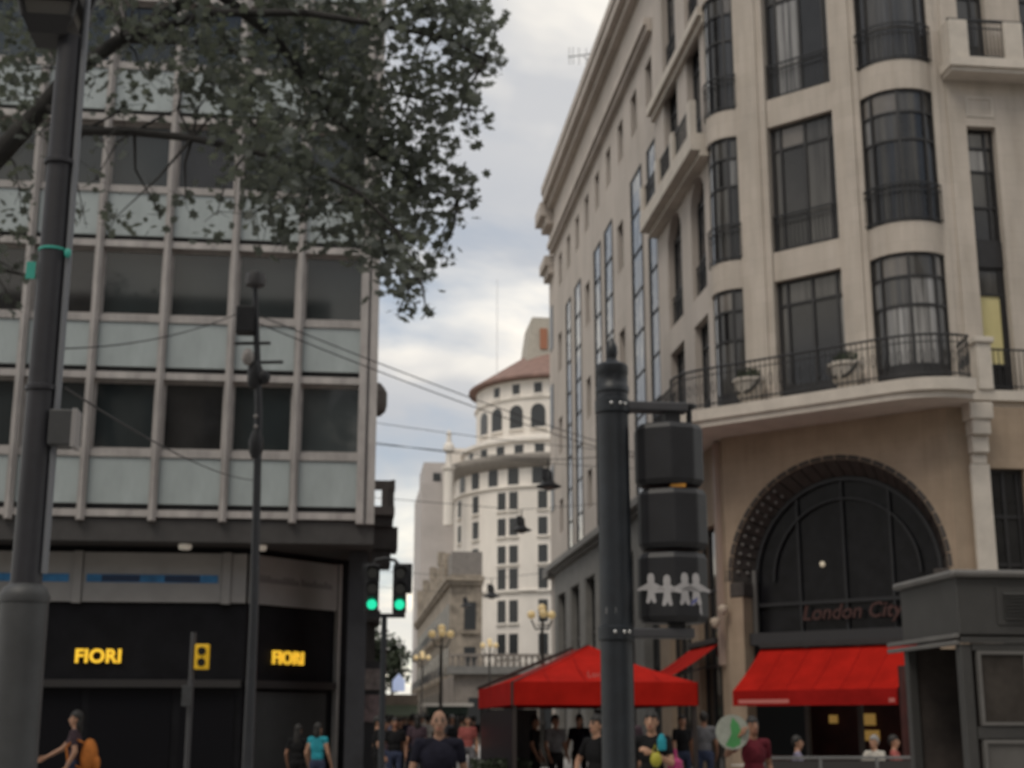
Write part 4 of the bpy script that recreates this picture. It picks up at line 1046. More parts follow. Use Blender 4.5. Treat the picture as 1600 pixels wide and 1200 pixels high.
def camera_pole():
    y = 20.0
    b = at(391, 1100, y); x = b.x
    t = thing('camera_pole', 'slim dark pole with camera box and side arms before the grey office block', 'pole', (x, y, 0.125))
    top = at(399, 440, y)
    MB().tube([(x, y, 0.125), (x, y, 3.0), (x - 0.06, y, 6.0), (top.x, y, top.z - 0.1)], [0.085, 0.062, 0.055, 0.04], 14).build('shaft', mat('camera_pole_paint', (0.028, 0.03, 0.036), 0.5, var=0.3), t, smooth=True)
    MB().lathe((top.x, y, top.z - 0.1), [(0.04, 0), (0.14, 0.04), (0.15, 0.12), (0.13, 0.22), (0.03, 0.26)], 14).build('lamp_cap', mat('lamp_cap_grey', (0.06, 0.058, 0.062), 0.5), t, smooth=True)
    q = at(387, 500, y)
    MB().box(q.x - 0.16, q.x + 0.10, y - 0.16, y + 0.10, q.z - 0.22, q.z + 0.18).build('equipment_box', SIGB, t, bevel=0.02)
    q = at(399, 536, y)
    MB().tube([(q.x - 0.30, y - 0.02, q.z - 0.02), (q.x + 0.22, y - 0.02, q.z)], 0.025, 8).build('cross_arm', SIGB, t)
    q = at(410, 562, y)
    MB().tube([(q.x - 0.1, y + 0.02, q.z - 0.04), (q.x + 0.30, y + 0.02, q.z - 0.02)], 0.025, 8).build('cross_arm', SIGB, t)
    q = at(390, 560, y)
    MB().ball((q.x - 0.02, y - 0.08, q.z), (0.09, 0.09, 0.13), 12, 8).build('camera_dome', mat('dome_grey', (0.30, 0.28, 0.27), 0.4), t, smooth=True)
    q = at(410, 590, y)
    MB().ball((q.x + 0.02, y - 0.02, q.z), (0.10, 0.1, 0.11), 12, 8).build('camera_dome', SIGB, t, smooth=True)
    q = at(400, 590, y)
    MB().lathe((q.x - 0.02, y, q.z - 0.16), [(0.06, 0), (0.10, 0.06), (0.11, 0.3), (0.06, 0.4)], 12).build('clamp', SIGB, t, smooth=True)
    q = at(401, 700, y)
    MB().lathe((q.x - 0.01, y, q.z - 0.15), [(0.06, 0), (0.10, 0.1), (0.11, 0.25), (0.06, 0.4)], 12).build('clamp', SIGB, t, smooth=True)
    for py in (652, 668):
        q = at(400, py, y)
        MB().ball((q.x, y - 0.07, q.z), 0.03, 8, 6).build('fixing', mat('fixing_pale', (0.3, 0.28, 0.27), 0.5), t, smooth=True)
camera_pole()

def green_signal():
    y = 24.0; x = 0.60
    t = thing('traffic_light', 'twin black traffic light showing two green lamps at the street corner', 'traffic light', (x, y, 0.125))
    MB().lathe((x, y, 0.125), [(0.09, 0), (0.09, 0.2), (0.055, 0.3), (0.05, 3.25)], 14).build('post', POLE_D, t, smooth=True)
    MB().box(0.30, 0.95, y - 0.03, y + 0.03, 3.33, 3.40).box(x - 0.035, x + 0.035, y - 0.035, y + 0.035, 3.2, 3.34).build('lower_bracket', SIGB, t)
    arc = MB().tube([(0.40, y, 4.20), (0.44, y, 4.30), (0.60, y, 4.33), (0.76, y, 4.30), (0.84, y, 4.20)], 0.03, 8)
    arc.build('upper_bracket', SIGB, t)
    for (a, b) in ((0.27, 0.50), (0.735, 0.965)):
        c = (a + b) / 2
        hd = MB().box(a, b, y - 0.08, y + 0.12, 3.41, 4.22).build('housing', SIGB, t, bevel=0.02)
        if a < 0.5:
            MB().box(a - 0.06, b + 0.01, y + 0.125, y + 0.135, 3.95, 4.26).build('back_plate', SIGB, t)
        else:
            MB().box(a + 0.02, b + 0.10, y + 0.125, y + 0.135, 3.75, 4.26).build('back_plate', SIGB, t)
        for k, m in ((0, GREEN_E), (1, LENS_OFF), (2, LENS_OFF)):
            z = 3.545 + 0.262 * k
            MB().lathe((0, 0, 0), [(0.0, 0)], 3) if False else None
            l = MB().tube([(c, y - 0.085, z), (c, y - 0.10, z)], 0.084, 20).build('lens', m, t)
            v = MB(); n = 12
            vs = []
            for i in range(n + 1):
                an = math.pi * (-0.1 + 1.2 * i / n)
                for (rr, yy) in ((0.108, y - 0.08), (0.112, y - 0.25)):
                    vs.append((c + rr * math.cos(an), yy, z + rr * math.sin(an)))
            v.add(vs, [(2 * i, 2 * i + 1, 2 * i + 3, 2 * i + 2) for i in range(n)]).build('visor', SIGB, t)
green_signal()

def yellow_signal():
    y = 25.0
    p = at(297, 1100, y)
    t = thing('pedestrian_signal', 'small yellow two-lamp pedestrian signal on a thin grey post', 'pedestrian signal', (p.x, y, 0.125))
    MB().lathe((p.x, y, 0.125), [(0.06, 0), (0.05, 0.2), (0.048, 3.0)], 12).build('post', mat('thin_post_grey', (0.05, 0.05, 0.055), 0.5), t, smooth=True)
    a, b = at(304, 1046, y), at(328, 1007, y)
    MB().box(a.x, b.x, y - 0.12, y + 0.08, a.z, b.z).build('housing', YEL, t, bevel=0.02)
    for k in (0.28, 0.72):
        z = a.z + (b.z - a.z) * k; c = (a.x + b.x) / 2
        MB().tube([(c, y - 0.125, z), (c, y - 0.14, z)], 0.07, 16).build('lens', LENS_OFF, t)
    MB().box(p.x - 0.02, a.x + 0.02, y - 0.03, y + 0.03, a.z + 0.1, a.z + 0.15).build('arm', mat('thin_post_grey', (0, 0, 0)), t)
    q = at(290, 1085, y)
    MB().box(q.x - 0.05, q.x + 0.12, y - 0.13, y - 0.06, q.z - 0.2, q.z + 0.15).build('button_box', POLE_G, t, bevel=0.01)
yellow_signal()

def candelabra(px, py, y, label, n=3):
    c = at(px, py, y)
    t = thing('candelabra_lamp', label, 'street lamp', (c.x, y, 0.12), 'candelabra lamps down the pedestrian street')
    m = mat('candelabra_iron', (0.05, 0.045, 0.04), 0.6)
    MB().lathe((c.x, y, 0.12), [(0.22, 0), (0.22, 0.3), (0.12, 0.5), (0.10, 1.4), (0.13, 1.45), (0.07, 1.6), (0.055, c.z - 0.62)], 12).build('post', m, t, smooth=True)
    for k in range(n + 1):
        if k == n:
            g = Vector((c.x, y, c.z + 0.22))
        else:
            a = 2 * math.pi * k / n + 0.5
            g = Vector((c.x + 0.42 * math.cos(a), y + 0.42 * math.sin(a), c.z))
        MB().tube([(c.x, y, c.z - 0.5), ((c.x * 0.4 + g.x * 0.6), (y * 0.4 + g.y * 0.6), c.z - 0.52), (g.x, g.y, g.z - 0.18)], 0.03, 6).build('arm', m, t)
        MB().ball(g, 0.15, 14, 10).build('globe', GLOBE, t, smooth=True)
candelabra(690, 990, 56, 'candelabra street lamp with globes before the ornate stone building')
candelabra(847, 960, 50, 'tall candelabra street lamp with globes beside the beige building corner')
candelabra(765, 1008, 80, 'candelabra street lamp with globes above the red canopy left end')
candelabra(660, 1027, 85, 'smallest farthest candelabra street lamp at the left of the street')

# pendant lanterns hung on cables over the street
def pendant(px, py, y, s, label):
    c = at(px, py, y)
    t = thing('pendant_lamp', label, 'street lamp', c, 'pendant lamps hung over the street')
    MB().lathe(c, [(0.30 * s, 0.0), (0.36 * s, 0.03), (0.20 * s, 0.12 * s), (0.12 * s, 0.2 * s), (0.11 * s, 0.42 * s), (0.04 * s, 0.5 * s)], 16).build('shade', IRON, t, smooth=True)
    MB().box(c.x - 0.17 * s, c.x - 0.02 * s, y - 0.1, y + 0.1, c.z + 0.22 * s, c.z + 0.52 * s).build('gear_box', IRON, t)
    MB().tube([(c.x, y, c.z + 0.5 * s), (c.x, y, c.z + 0.75 * s)], 0.02, 6).build('hanger', IRON, t)
    MB().ball((c.x, y, c.z), (0.16 * s, 0.16 * s, 0.09 * s), 10, 6).build('bulb', mat('bulb_glass', (0, 0, 0)), t, smooth=True)
    return c + Vector((0, 0, 0.75 * s))
hang = [pendant(857, 762, 37, 1.0, 'nearest and highest black pendant lamp against the building edge'),
        pendant(815, 830, 48, 1.0, 'black pendant lamp second in line before the white tower windows'),
        pendant(768, 933, 66, 1.15, 'black pendant lamp third in line low on the white tower'),
        pendant(728, 948, 78, 1.0, 'farthest black pendant lamp at the white tower left edge')]
def cable(name, a, b, sag, label, r=0.013, n=14, group=None):
    a, b = Vector(a), Vector(b)
    pts = [a.lerp(b, i / n) - Vector((0, 0, sag * 4 * (i / n) * (1 - i / n))) for i in range(n + 1)]
    return tag(MB().tube(pts, r, 5).build(name, WIRE), label, 'cable', group)
for k, h in enumerate(hang):
    y = h.y
    m = MB(); pts = []
    for i in range(13):
        q = i / 12; x = 0.45 + (9.55 - 0.45) * q
        kk = abs(x - h.x) / (h.x - 0.45 if x < h.x else 9.55 - h.x)
        pts.append((x, y, h.z + 0.35 * kk))
    tag(m.tube(pts, 0.011, 5).build('span_wire', WIRE), ['span wire crossing the street over the nearest pendant lamp', 'span wire crossing the street over the second pendant lamp', 'span wire crossing the street over the third pendant lamp', 'span wire crossing the street over the farthest pendant lamp'][k], 'cable', 'span wires of the pendant lamps')
w0 = at(402, 492, 20)
e0 = at(1040, 722, 33.5)
cable('overhead_cable', w0, e0, 0.12, 'upper of two parallel cables sloping from slim pole to the right', 0.010)
cable('overhead_cable', w0 - Vector((0, 0, 0.12)), e0 - Vector((0, 0, 0.10)), 0.16, 'lower of two parallel cables sloping from slim pole to the right', 0.010)
cable('overhead_cable', at(380, 486, 20), at(60, 545, 14), 0.15, 'thin cable running from slim pole towards left lamp post', 0.008)
cable('overhead_cable', (0.45, 40, 10.1), (9.55, 40, 9.3), 0.1, 'thin level cable crossing the street at second floor height', 0.010)
cable('overhead_cable', (0.45, 38.4, 9.2), (9.55, 44, 9.6), 0.12, 'thin cable crossing the street just under the level one', 0.010)
cable('overhead_cable', at(100, 605, 7), at(395, 750, 20), 0.10, 'thin cable sloping from near lamp post to slim pole', 0.006)
lm = at(779, 430, 205)
tag(MB().tube([(lm.x, 207, 40), (lm.x, 207, lm.z)], 0.06, 6).build('radio_mast', mat('faint_mast', (0.75, 0.76, 0.78), 0.6)), 'thin pale radio mast rising into the sky behind the white tower', 'mast')

# ------------------------------------------------------------------ awnings, canopy, kiosk, terrace
def street_canopy():
    x0, x1, y0, y1 = at(800, 1105, 26).x, at(1090, 1105, 26).x, 26.0, 32.4
    zb, zv = 1.92, 2.33
    ap = [(x0 + (x1 - x0) * 0.52, 28.2, 3.12), (x0 + (x1 - x0) * 0.52, 30.2, 3.12)]
    t = thing('terrace_canopy', 'large red hipped canopy over the street terrace behind the signal pole', 'canopy', ((x0 + x1) / 2, 29, 0.12))
    c = [(x0, y0, zv), (x1, y0, zv), (x1, y1, zv), (x0, y1, zv)]
    def panel(name, q, m):
        n = (Vector(q[1]) - Vector(q[0])).cross(Vector(q[2]) - Vector(q[0])).normalized() * 0.012
        k = len(q)
        vs = [Vector(p) + n for p in q] + [Vector(p) - n for p in q]
        return MB().add(vs, [tuple(range(k)), tuple(range(2 * k - 1, k - 1, -1))] + [(i, (i + 1) % k, (i + 1) % k + k, i + k) for i in range(k)]).build(name, m, t)
    def panel(name, q, m, n=8, dip=0.07):
        q = [Vector(p) for p in q]
        if len(q) == 3: q = [q[0], q[1], q[2], q[2]]
        vs = []
        for sgn in (0, -0.02):
            for j in range(n + 1):
                for i in range(n + 1):
                    u, v = i / n, j / n
                    p = q[0].lerp(q[1], u).lerp(q[3].lerp(q[2], u), v)
                    sg = dip * math.sin(math.pi * v) * (0.6 + 0.4 * math.sin(math.pi * u)) + 0.012 * math.sin(u * 19 + v * 3) * math.sin(math.pi * v)
                    vs.append(p + Vector((0, 0, sgn - sg)))
        k = (n + 1) ** 2; fs = []
        for j in range(n):
            for i in range(n):
                a_ = j * (n + 1) + i
                fs.append((a_, a_ + 1, a_ + n + 2, a_ + n + 1)); fs.append((k + a_, k + a_ + n + 1, k + a_ + n + 2, k + a_ + 1))
        return MB().add(vs, fs).build(name, m, t, smooth=True)
    panel('front_slope', [c[0], c[1], ap[0]], RED)
    panel('right_slope', [c[1], c[2], ap[1], ap[0]], RED)
    panel('back_slope', [c[2], c[3], ap[1]], RED)
    panel('left_slope', [c[3], c[0], ap[0], ap[1]], RED)
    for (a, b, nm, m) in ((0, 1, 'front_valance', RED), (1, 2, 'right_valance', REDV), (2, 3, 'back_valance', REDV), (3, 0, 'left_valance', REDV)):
        A, B = Vector(c[a]), Vector(c[b]); n = 8
        mb = MB()
        nv = (B - A).cross(Vector((0, 0, 1))).normalized()
        vs = []
        for i in range(n + 1):
            p = A.lerp(B, i / n) + nv * (0.02 + 0.008 * math.sin(i * 2.1))
            vs += [p + Vector((0, 0, 0.01)), p - Vector((0, 0, zv - zb)), p - Vector((0, 0, zv - zb)) + nv * 0.008, p + Vector((0, 0, 0.01)) + nv * 0.008]
        fs = []
        for i in range(n):
            for q in range(4):
                fs.append((4 * i + q, 4 * i + 4 + q, 4 * i + 4 + (q + 1) % 4, 4 * i + (q + 1) % 4))
        mb.add(vs, fs).build(nm, m, t)
    for k in range(1, 5):
        q = k / 5; a = Vector(c[0]).lerp(Vector(c[1]), q)
        tt = min(1, (q / 0.52) if q < 0.52 else (1 - q) / 0.48)
        b = Vector((a.x, y0 + (28.2 - y0) * tt, zv + (3.12 - zv) * tt))
        MB().tube([a.lerp(b, i / 8) - Vector((0, 0.004, 0.07 * math.sin(math.pi * i / 8 * tt) * 0.85 - 0.006)) for i in range(9)], 0.012, 5).build('seam', REDV, t)
    fm = mat('canopy_frame_dark', (0.03, 0.022, 0.02), 0.5)
    for (x, y) in ((x0 + 0.05, y0 + 0.05), (x1 - 0.05, y0 + 0.05), (x1 - 0.05, y1 - 0.05), (x0 + 0.05, y1 - 0.05)):
        MB().box(x - 0.035, x + 0.035, y - 0.035, y + 0.035, 0.125, zv).build('post', fm, t)
    MB().tube([Vector(c[3]) + Vector((-0.05, 0, 0.03)), Vector(ap[1]) + Vector((0, 0, 0.05))], 0.035, 6).build('hip_rail', fm, t)
    MB().tube([Vector(c[0]) + Vector((0, -0.03, 0.0)), Vector(ap[0]) + Vector((0, -0.02, 0.02))], 0.015, 6).build('hip_rail', fm, t)
    MB().box(x0 - 0.02, x0 + 0.02, y0 - 0.04, y0 - 0.005, zb, zv + 0.02).build('corner_strap', fm, t)
    letters('faded_lettering', 'London', 0.16, 0.002, PINKP, Flat(((x0 + x1) / 2, y0 - 0.06), (1, 0), (0, -1)), -0.1, 0.04, 2.42, t, offset=0.0)
    # glazed wind screens round the terrace
    ws = mat('terrace_screen_dark', (0.016, 0.013, 0.018), 0.3, var=0.4)
    for (a, b, nm) in ((x0 + 0.1, x0 + 1.25, 'wind_screen'), (x1 - 0.9, x1 - 0.1, 'wind_screen')):
        MB().box(a, b, y1 - 0.5, y1 - 0.46, 0.13, 1.9).build(nm, ws, t)
    MB().box(x0 + 0.02, x0 + 0.06, y0 + 0.2, y1 - 0.2, 0.13, 1.85).build('side_screen', ws, t)
    return x0, x1
CX0, CX1 = street_canopy()

def wall_awnings():
    g = Flat((9.32, 43.5 - 9.32), (1, -1), (-1, -1))
    def awning(fr, u0, u1, ztop, zfront, dout, val, label, skew=0.0, stripes=False):
        a = fr.P((u0 + u1) / 2, 0, 0.12)
        t = thing('wall_awning', label, 'awning', a, 'red wall awnings of the corner building')
        n = 10
        vs = []
        for i in range(n + 1):
            q = i / n; d = 0.05 + dout * q; z = ztop + (zfront - ztop) * q - 0.04 * math.sin(math.pi * q)
            vs += [fr.P(u0 + skew * (1 - q), d, z), fr.P(u1, d, z), fr.P(u1, d, z - 0.015), fr.P(u0 + skew * (1 - q), d, z - 0.015)]
        fs = [(0, 1, 2, 3), (4 * n + 3, 4 * n + 2, 4 * n + 1, 4 * n)]
        for i in range(n):
            for k in range(4):
                fs.append((4 * i + k, 4 * i + 4 + k, 4 * i + 4 + (k + 1) % 4, 4 * i + (k + 1) % 4))
        MB().add(vs, fs).build('canvas', RED, t)
        for j in range(1, int((u1 - u0) / 0.8) + 1):
            us = u0 + (u1 - u0) * j / (int((u1 - u0) / 0.8) + 1)
            MB().tube([fr.P(us + skew * (1 - i / n) * 0.5, 0.05 + dout * i / n, ztop + (zfront - ztop) * i / n - 0.04 * math.sin(math.pi * i / n) + 0.006) for i in range(n + 1)], 0.010, 5).build('seam', REDV, t)
        v = MB().fb(fr, u0, u1, 0.05 + dout, 0.065 + dout, zfront - val, zfront + 0.005).build('valance', REDV, t)
        MB().fb(fr, u0 + 0.02, u1 - 0.02, 0.02 + dout, 0.045 + dout, zfront - 0.03, zfront - 0.005).build('front_bar', FRAME, t)
        MB().fb(fr, u0 + skew, u1, 0.01, 0.16, ztop + 0.02, ztop + 0.14).build('roller_box', FRAME, t)
        for u in (u0 + 0.25, u1 - 0.25):
            MB().tube([fr.P(u, 0.06, ztop - 0.5), fr.P(u, 0.02 + dout, zfront - 0.03)], 0.02, 6).build('folding_arm', FRAME, t)
        return t, v
    d1 = 1.75 * S2 / 2
    # canted-corner awning
    f = Flat((9.32, 43.5 - 9.32), (1, -1), (-1, -1))
    a0 = at(1150, 1100, 32.6); a1 = at(1410, 1100, 29.7)
    u0 = (a0.x - 9.32 + d1 / S2) * S2; u1 = (a1.x - 9.32 + d1 / S2) * S2
    t, v = awning(f, u0, u1, 3.34, 2.33, d1, 0.34, 'wide red awning under the big arch right of the signal pole', 0.12)
    MB().fb(f, u0 + 0.15, u0 + 1.45, d1 + 0.0655, d1 + 0.070, 2.045, 2.13).build('faded_print', PINKP, v)
    MB().fb(f, u1 - 0.2, u1 - 0.06, d1 + 0.0655, d1 + 0.070, 2.045, 2.13).build('faded_print', PINKP, v)
    s = Flat((9.32, 0), (0, 1), (-1, 0))
    awning(s, 34.95, 37.9, 3.55, 2.75, 1.25, 0.22, 'narrow red awning on the street side of the corner building')
wall_awnings()

def kiosk():
    x0, x1, y0, y1 = 5.36, 8.6, 12.0, 13.3
    t = thing('newspaper_kiosk', 'dark grey street kiosk with louvred hood and glazed front at right edge', 'kiosk', (7, 13, 0.125))
    zt, zh = 2.93, 2.36
    MB().box(x0, x1, y0, y1, zh, zt - 0.07).build('hood', KIOSK, t, bevel=0.01)
    MB().box(x0 - 0.06, x1, y0 - 0.06, y1 + 0.06, zt - 0.068, zt).build('hood_cornice', KIOSK_T, t, bevel=0.03)
    MB().box(x0 - 0.05, x0 - 0.002, y0 + 0.0, y1 + 0.3, 2.27, 2.31).box(x0 - 0.05, x0 - 0.002, y0 + 0.0, y1 + 0.3, 2.33, 2.37).build('side_moulding', KIOSK_T, t, bevel=0.008)
    MB().box(x0 + 0.0, x1, y0 - 0.02, y0 - 0.002, 2.29, 2.34).build('front_moulding', KIOSK, t)
    v0 = x0 + 0.42
    MB().box(v0 - 0.06, v0 + 0.86, y0 - 0.012, y0 - 0.002, 2.45, 2.78).build('louvre_frame', KIOSK, t)
    for (a, b) in ((v0, v0 + 0.36), (v0 + 0.43, v0 + 0.80)):
        lv = MB().box(a, b, y0 - 0.016, y0 - 0.0125, 2.49, 2.74).build('louvre', mat('louvre_back', (0.05, 0.05, 0.048), 0.6), t)
        for k in range(8):
            z = 2.50 + k * 0.03
            s = MB().add([(a, y0 - 0.04, z), (b, y0 - 0.04, z), (b, y0 - 0.017, z + 0.02), (a, y0 - 0.017, z + 0.02), (a, y0 - 0.036, z - 0.004), (b, y0 - 0.036, z - 0.004), (b, y0 - 0.017, z + 0.012), (a, y0 - 0.017, z + 0.012)],
                         [(0, 1, 2, 3), (4, 7, 6, 5), (0, 4, 5, 1), (3, 2, 6, 7), (0, 3, 7, 4), (1, 5, 6, 2)]).build('slat', KIOSK, lv)
            s.parent = lv; s.matrix_parent_inverse = Matrix.Identity(4)
            s.matrix_parent_inverse = Matrix.Identity(4)
    fr = Flat((0, y0), (1, 0), (0, -1))
    MB().box(x0 - 0.0, x0 + 0.10, y0 + 0.002, y0 + 0.12, 0.13, 2.28).build('corner_post', KIOSK, t, bevel=0.01)
    MB().box(x0 + 0.0, x0 + 0.08, y1 - 0.10, y1, 0.13, 2.28).build('corner_post', KIOSK, t)
    # front: upper glazed pair, rail, lower panels
    wx = [x0 + 0.14, x0 + 0.60, x0 + 1.06, x0 + 1.52, x0 + 1.98, x0 + 2.44]
    for i in range(5):
        a, b = wx[i], wx[i + 1]
        f = MB().box(a, a + 0.03, y0 - 0.02, y0 + 0.04, 1.58, 2.22).box(b - 0.03, b - 0.002, y0 - 0.02, y0 + 0.04, 1.58, 2.22).box(a + 0.03, b - 0.03, y0 - 0.02, y0 + 0.04, 2.19, 2.22).box(a + 0.03, b - 0.03, y0 - 0.02, y0 + 0.04, 1.58, 1.61).build('window_frame', KIOSK_T, t)
        p = MB().box(a + 0.03, b - 0.03, y0 + 0.005, y0 + 0.015, 1.61, 2.19).build('pane', KGLASS); p.parent = f
        f = MB().box(a, a + 0.03, y0 - 0.02, y0 + 0.04, 0.9, 1.46).box(b - 0.03, b - 0.002, y0 - 0.02, y0 + 0.04, 0.9, 1.46).box(a + 0.03, b - 0.03, y0 - 0.02, y0 + 0.04, 1.43, 1.46).build('panel_frame', KIOSK_T, t)
        p = MB().box(a + 0.03, b - 0.03, y0 + 0.005, y0 + 0.02, 0.9, 1.43).build('panel', mat('kiosk_panel', (0.11, 0.105, 0.10), 0.5, var=0.2)); p.parent = f
    MB().box(x0 + 0.101, x1, y0 - 0.006, y0 + 0.05, 1.47, 1.57).box(x0 + 0.101, x1, y0 - 0.006, y0 + 0.05, 0.13, 0.89).box(x0 + 0.101, x1, y0 - 0.004, y0 + 0.05, 2.225, 2.285).build('front_rail', KIOSK, t)
    MB().box(x0 + 0.1, x1, y1 - 0.06, y1, 0.13, 2.3).build('back_wall', mat('kiosk_inside', (0.05, 0.04, 0.036), 0.8, var=0.5, vscale=3), t)
    MB().box(x0 + 0.16, x0 + 2.4, y0 + 0.5, y1 - 0.1, 0.13, 1.0).build('counter', KIOSK, t)
kiosk()

def terrace():
    y = 24.0
    a, b = at(1190, 1190, y), at(1425, 1180, y)
    t = thing('terrace_barrier', 'grey metal barrier rail round the terrace under the red awning', 'barrier', ((a.x + b.x) / 2, y, 0.125))
    m = mat('barrier_grey', (0.17, 0.17, 0.17), 0.45, var=0.2)
    MB().box(a.x, b.x + 0.6, y - 0.025, y + 0.025, 1.0, 1.05).build('top_rail', m, t, bevel=0.008)
    MB().box(a.x, b.x + 0.6, y - 0.02, y + 0.02, 0.3, 0.34).build('bottom_rail', m, t)
    k = 0
    x = a.x
    while x < b.x + 0.6:
        MB().box(x, x + 0.05, y - 0.024, y + 0.024, 0.125, 0.999).build('post', m, t); x += 1.0
    MB().box(a.x + 0.02, b.x + 0.55, y - 0.006, y + 0.006, 0.36, 0.98).build('screen', mat('barrier_screen', (0.05, 0.045, 0.045), 0.4), t)
    for i, (x, yy, lab) in enumerate(((7.15, 25.0, 'small round cafe table beside the diner in lilac shirt'), (9.75, 25.6, 'small round cafe table between the two diners near the kiosk'))):
        tb = thing('cafe_table', lab, 'table', (x, yy, 0.125), 'cafe terrace tables')
        MB().lathe((x, yy, 0.86), [(0.36, 0), (0.37, 0.015), (0.36, 0.03)], 24).build('table_top', mat('table_top_pale', (0.4, 0.37, 0.33), 0.4), tb, smooth=True)
        MB().lathe((x, yy, 0.125), [(0.22, 0), (0.2, 0.03), (0.03, 0.06), (0.03, 0.73)], 14).build('pedestal', IRON, tb, smooth=True)
    gm = mat('bottle_green', (0.04, 0.07, 0.05), 0.2)
    tree = thing('menu_stand', 'slim pale menu stand at the red cafe wall beside the kiosk', 'stand', (at(1443, 1130, 27).x, 27, 0.125))
    q = at(1443, 1100, 27)
    MB().box(q.x - 0.05, q.x + 0.05, 26.97, 27.03, 0.13, 1.95).build('post', mat('menu_post', (0.10, 0.115, 0.10), 0.4), tree)
    MB().box(q.x - 0.14, q.x + 0.14, 26.95, 26.965, 1.1, 1.35).build('board', mat('menu_board', (0.35, 0.34, 0.30), 0.6), tree)
    cw = thing('cafe_screen_wall', 'dark red timber screen of the cafe seen under the kiosk hood', 'screen', (12.2, 28.8, 0.125))
    MB().box(at(1415, 1100, 28).x, at(1530, 1100, 28).x, 28.2, 28.3, 0.13, 2.75).build('panel', CAFERED, cw)
    for k in range(5):
        xx = at(1425 + k * 20, 1100, 28).x
        MB().box(xx, xx + 0.06, 28.12, 28.19, 0.13, 2.3).build('slat', mat('cafe_slat', (0.05, 0.045, 0.042), 0.5), cw)
    MB().box(at(1466, 1060, 28).x, at(1487, 1060, 28).x, 28.14, 28.18, at(1470, 1085, 28).z, at(1470, 1060, 28).z).build('orange_notice', mat('orange_notice', (0.5, 0.12, 0.06), 0.7), cw)
    MB().box(at(1422, 1060, 28).x, at(1433, 1060, 28).x, 28.14, 28.18, at(1425, 1073, 28).z, at(1425, 1060, 28).z).build('pale_notice', mat('menu_board', (0, 0, 0)), cw)
    # hedge planters in front of the street canopy
    for (px0, px1, yy, zt, lab) in ((735, 830, 27.0, 0.95, 'low dark hedge trough at the left foot of the red canopy'),):
        p0, p1 = at(px0, 1180, yy), at(px1, 1180, yy)
        hd = thing('hedge_trough', lab, 'planter', ((p0.x + p1.x) / 2, yy, 0.125))
        MB().box(p0.x, p1.x, yy - 0.2, yy + 0.2, 0.126, 0.55).build('trough', KIOSK, hd)
        lf = MB()
        for k in range(900):
            p = Vector((random.uniform(p0.x, p1.x), yy + random.uniform(-0.24, 0.24), random.uniform(0.5, zt)))
            e1 = Vector((random.gauss(0, 1), random.gauss(0, 1), random.gauss(0, 1))).normalized(); e2 = e1.cross(Vector((0.3, 0.7, random.random()))).normalized(); s = 0.045
            lf.add([p - e1 * s, p + e2 * s * 0.6, p + e1 * s, p - e2 * s * 0.6], [(0, 1, 2, 3)])
        tag(lf.build('foliage', LEAFD, hd), None, None, kind='stuff')
terrace()

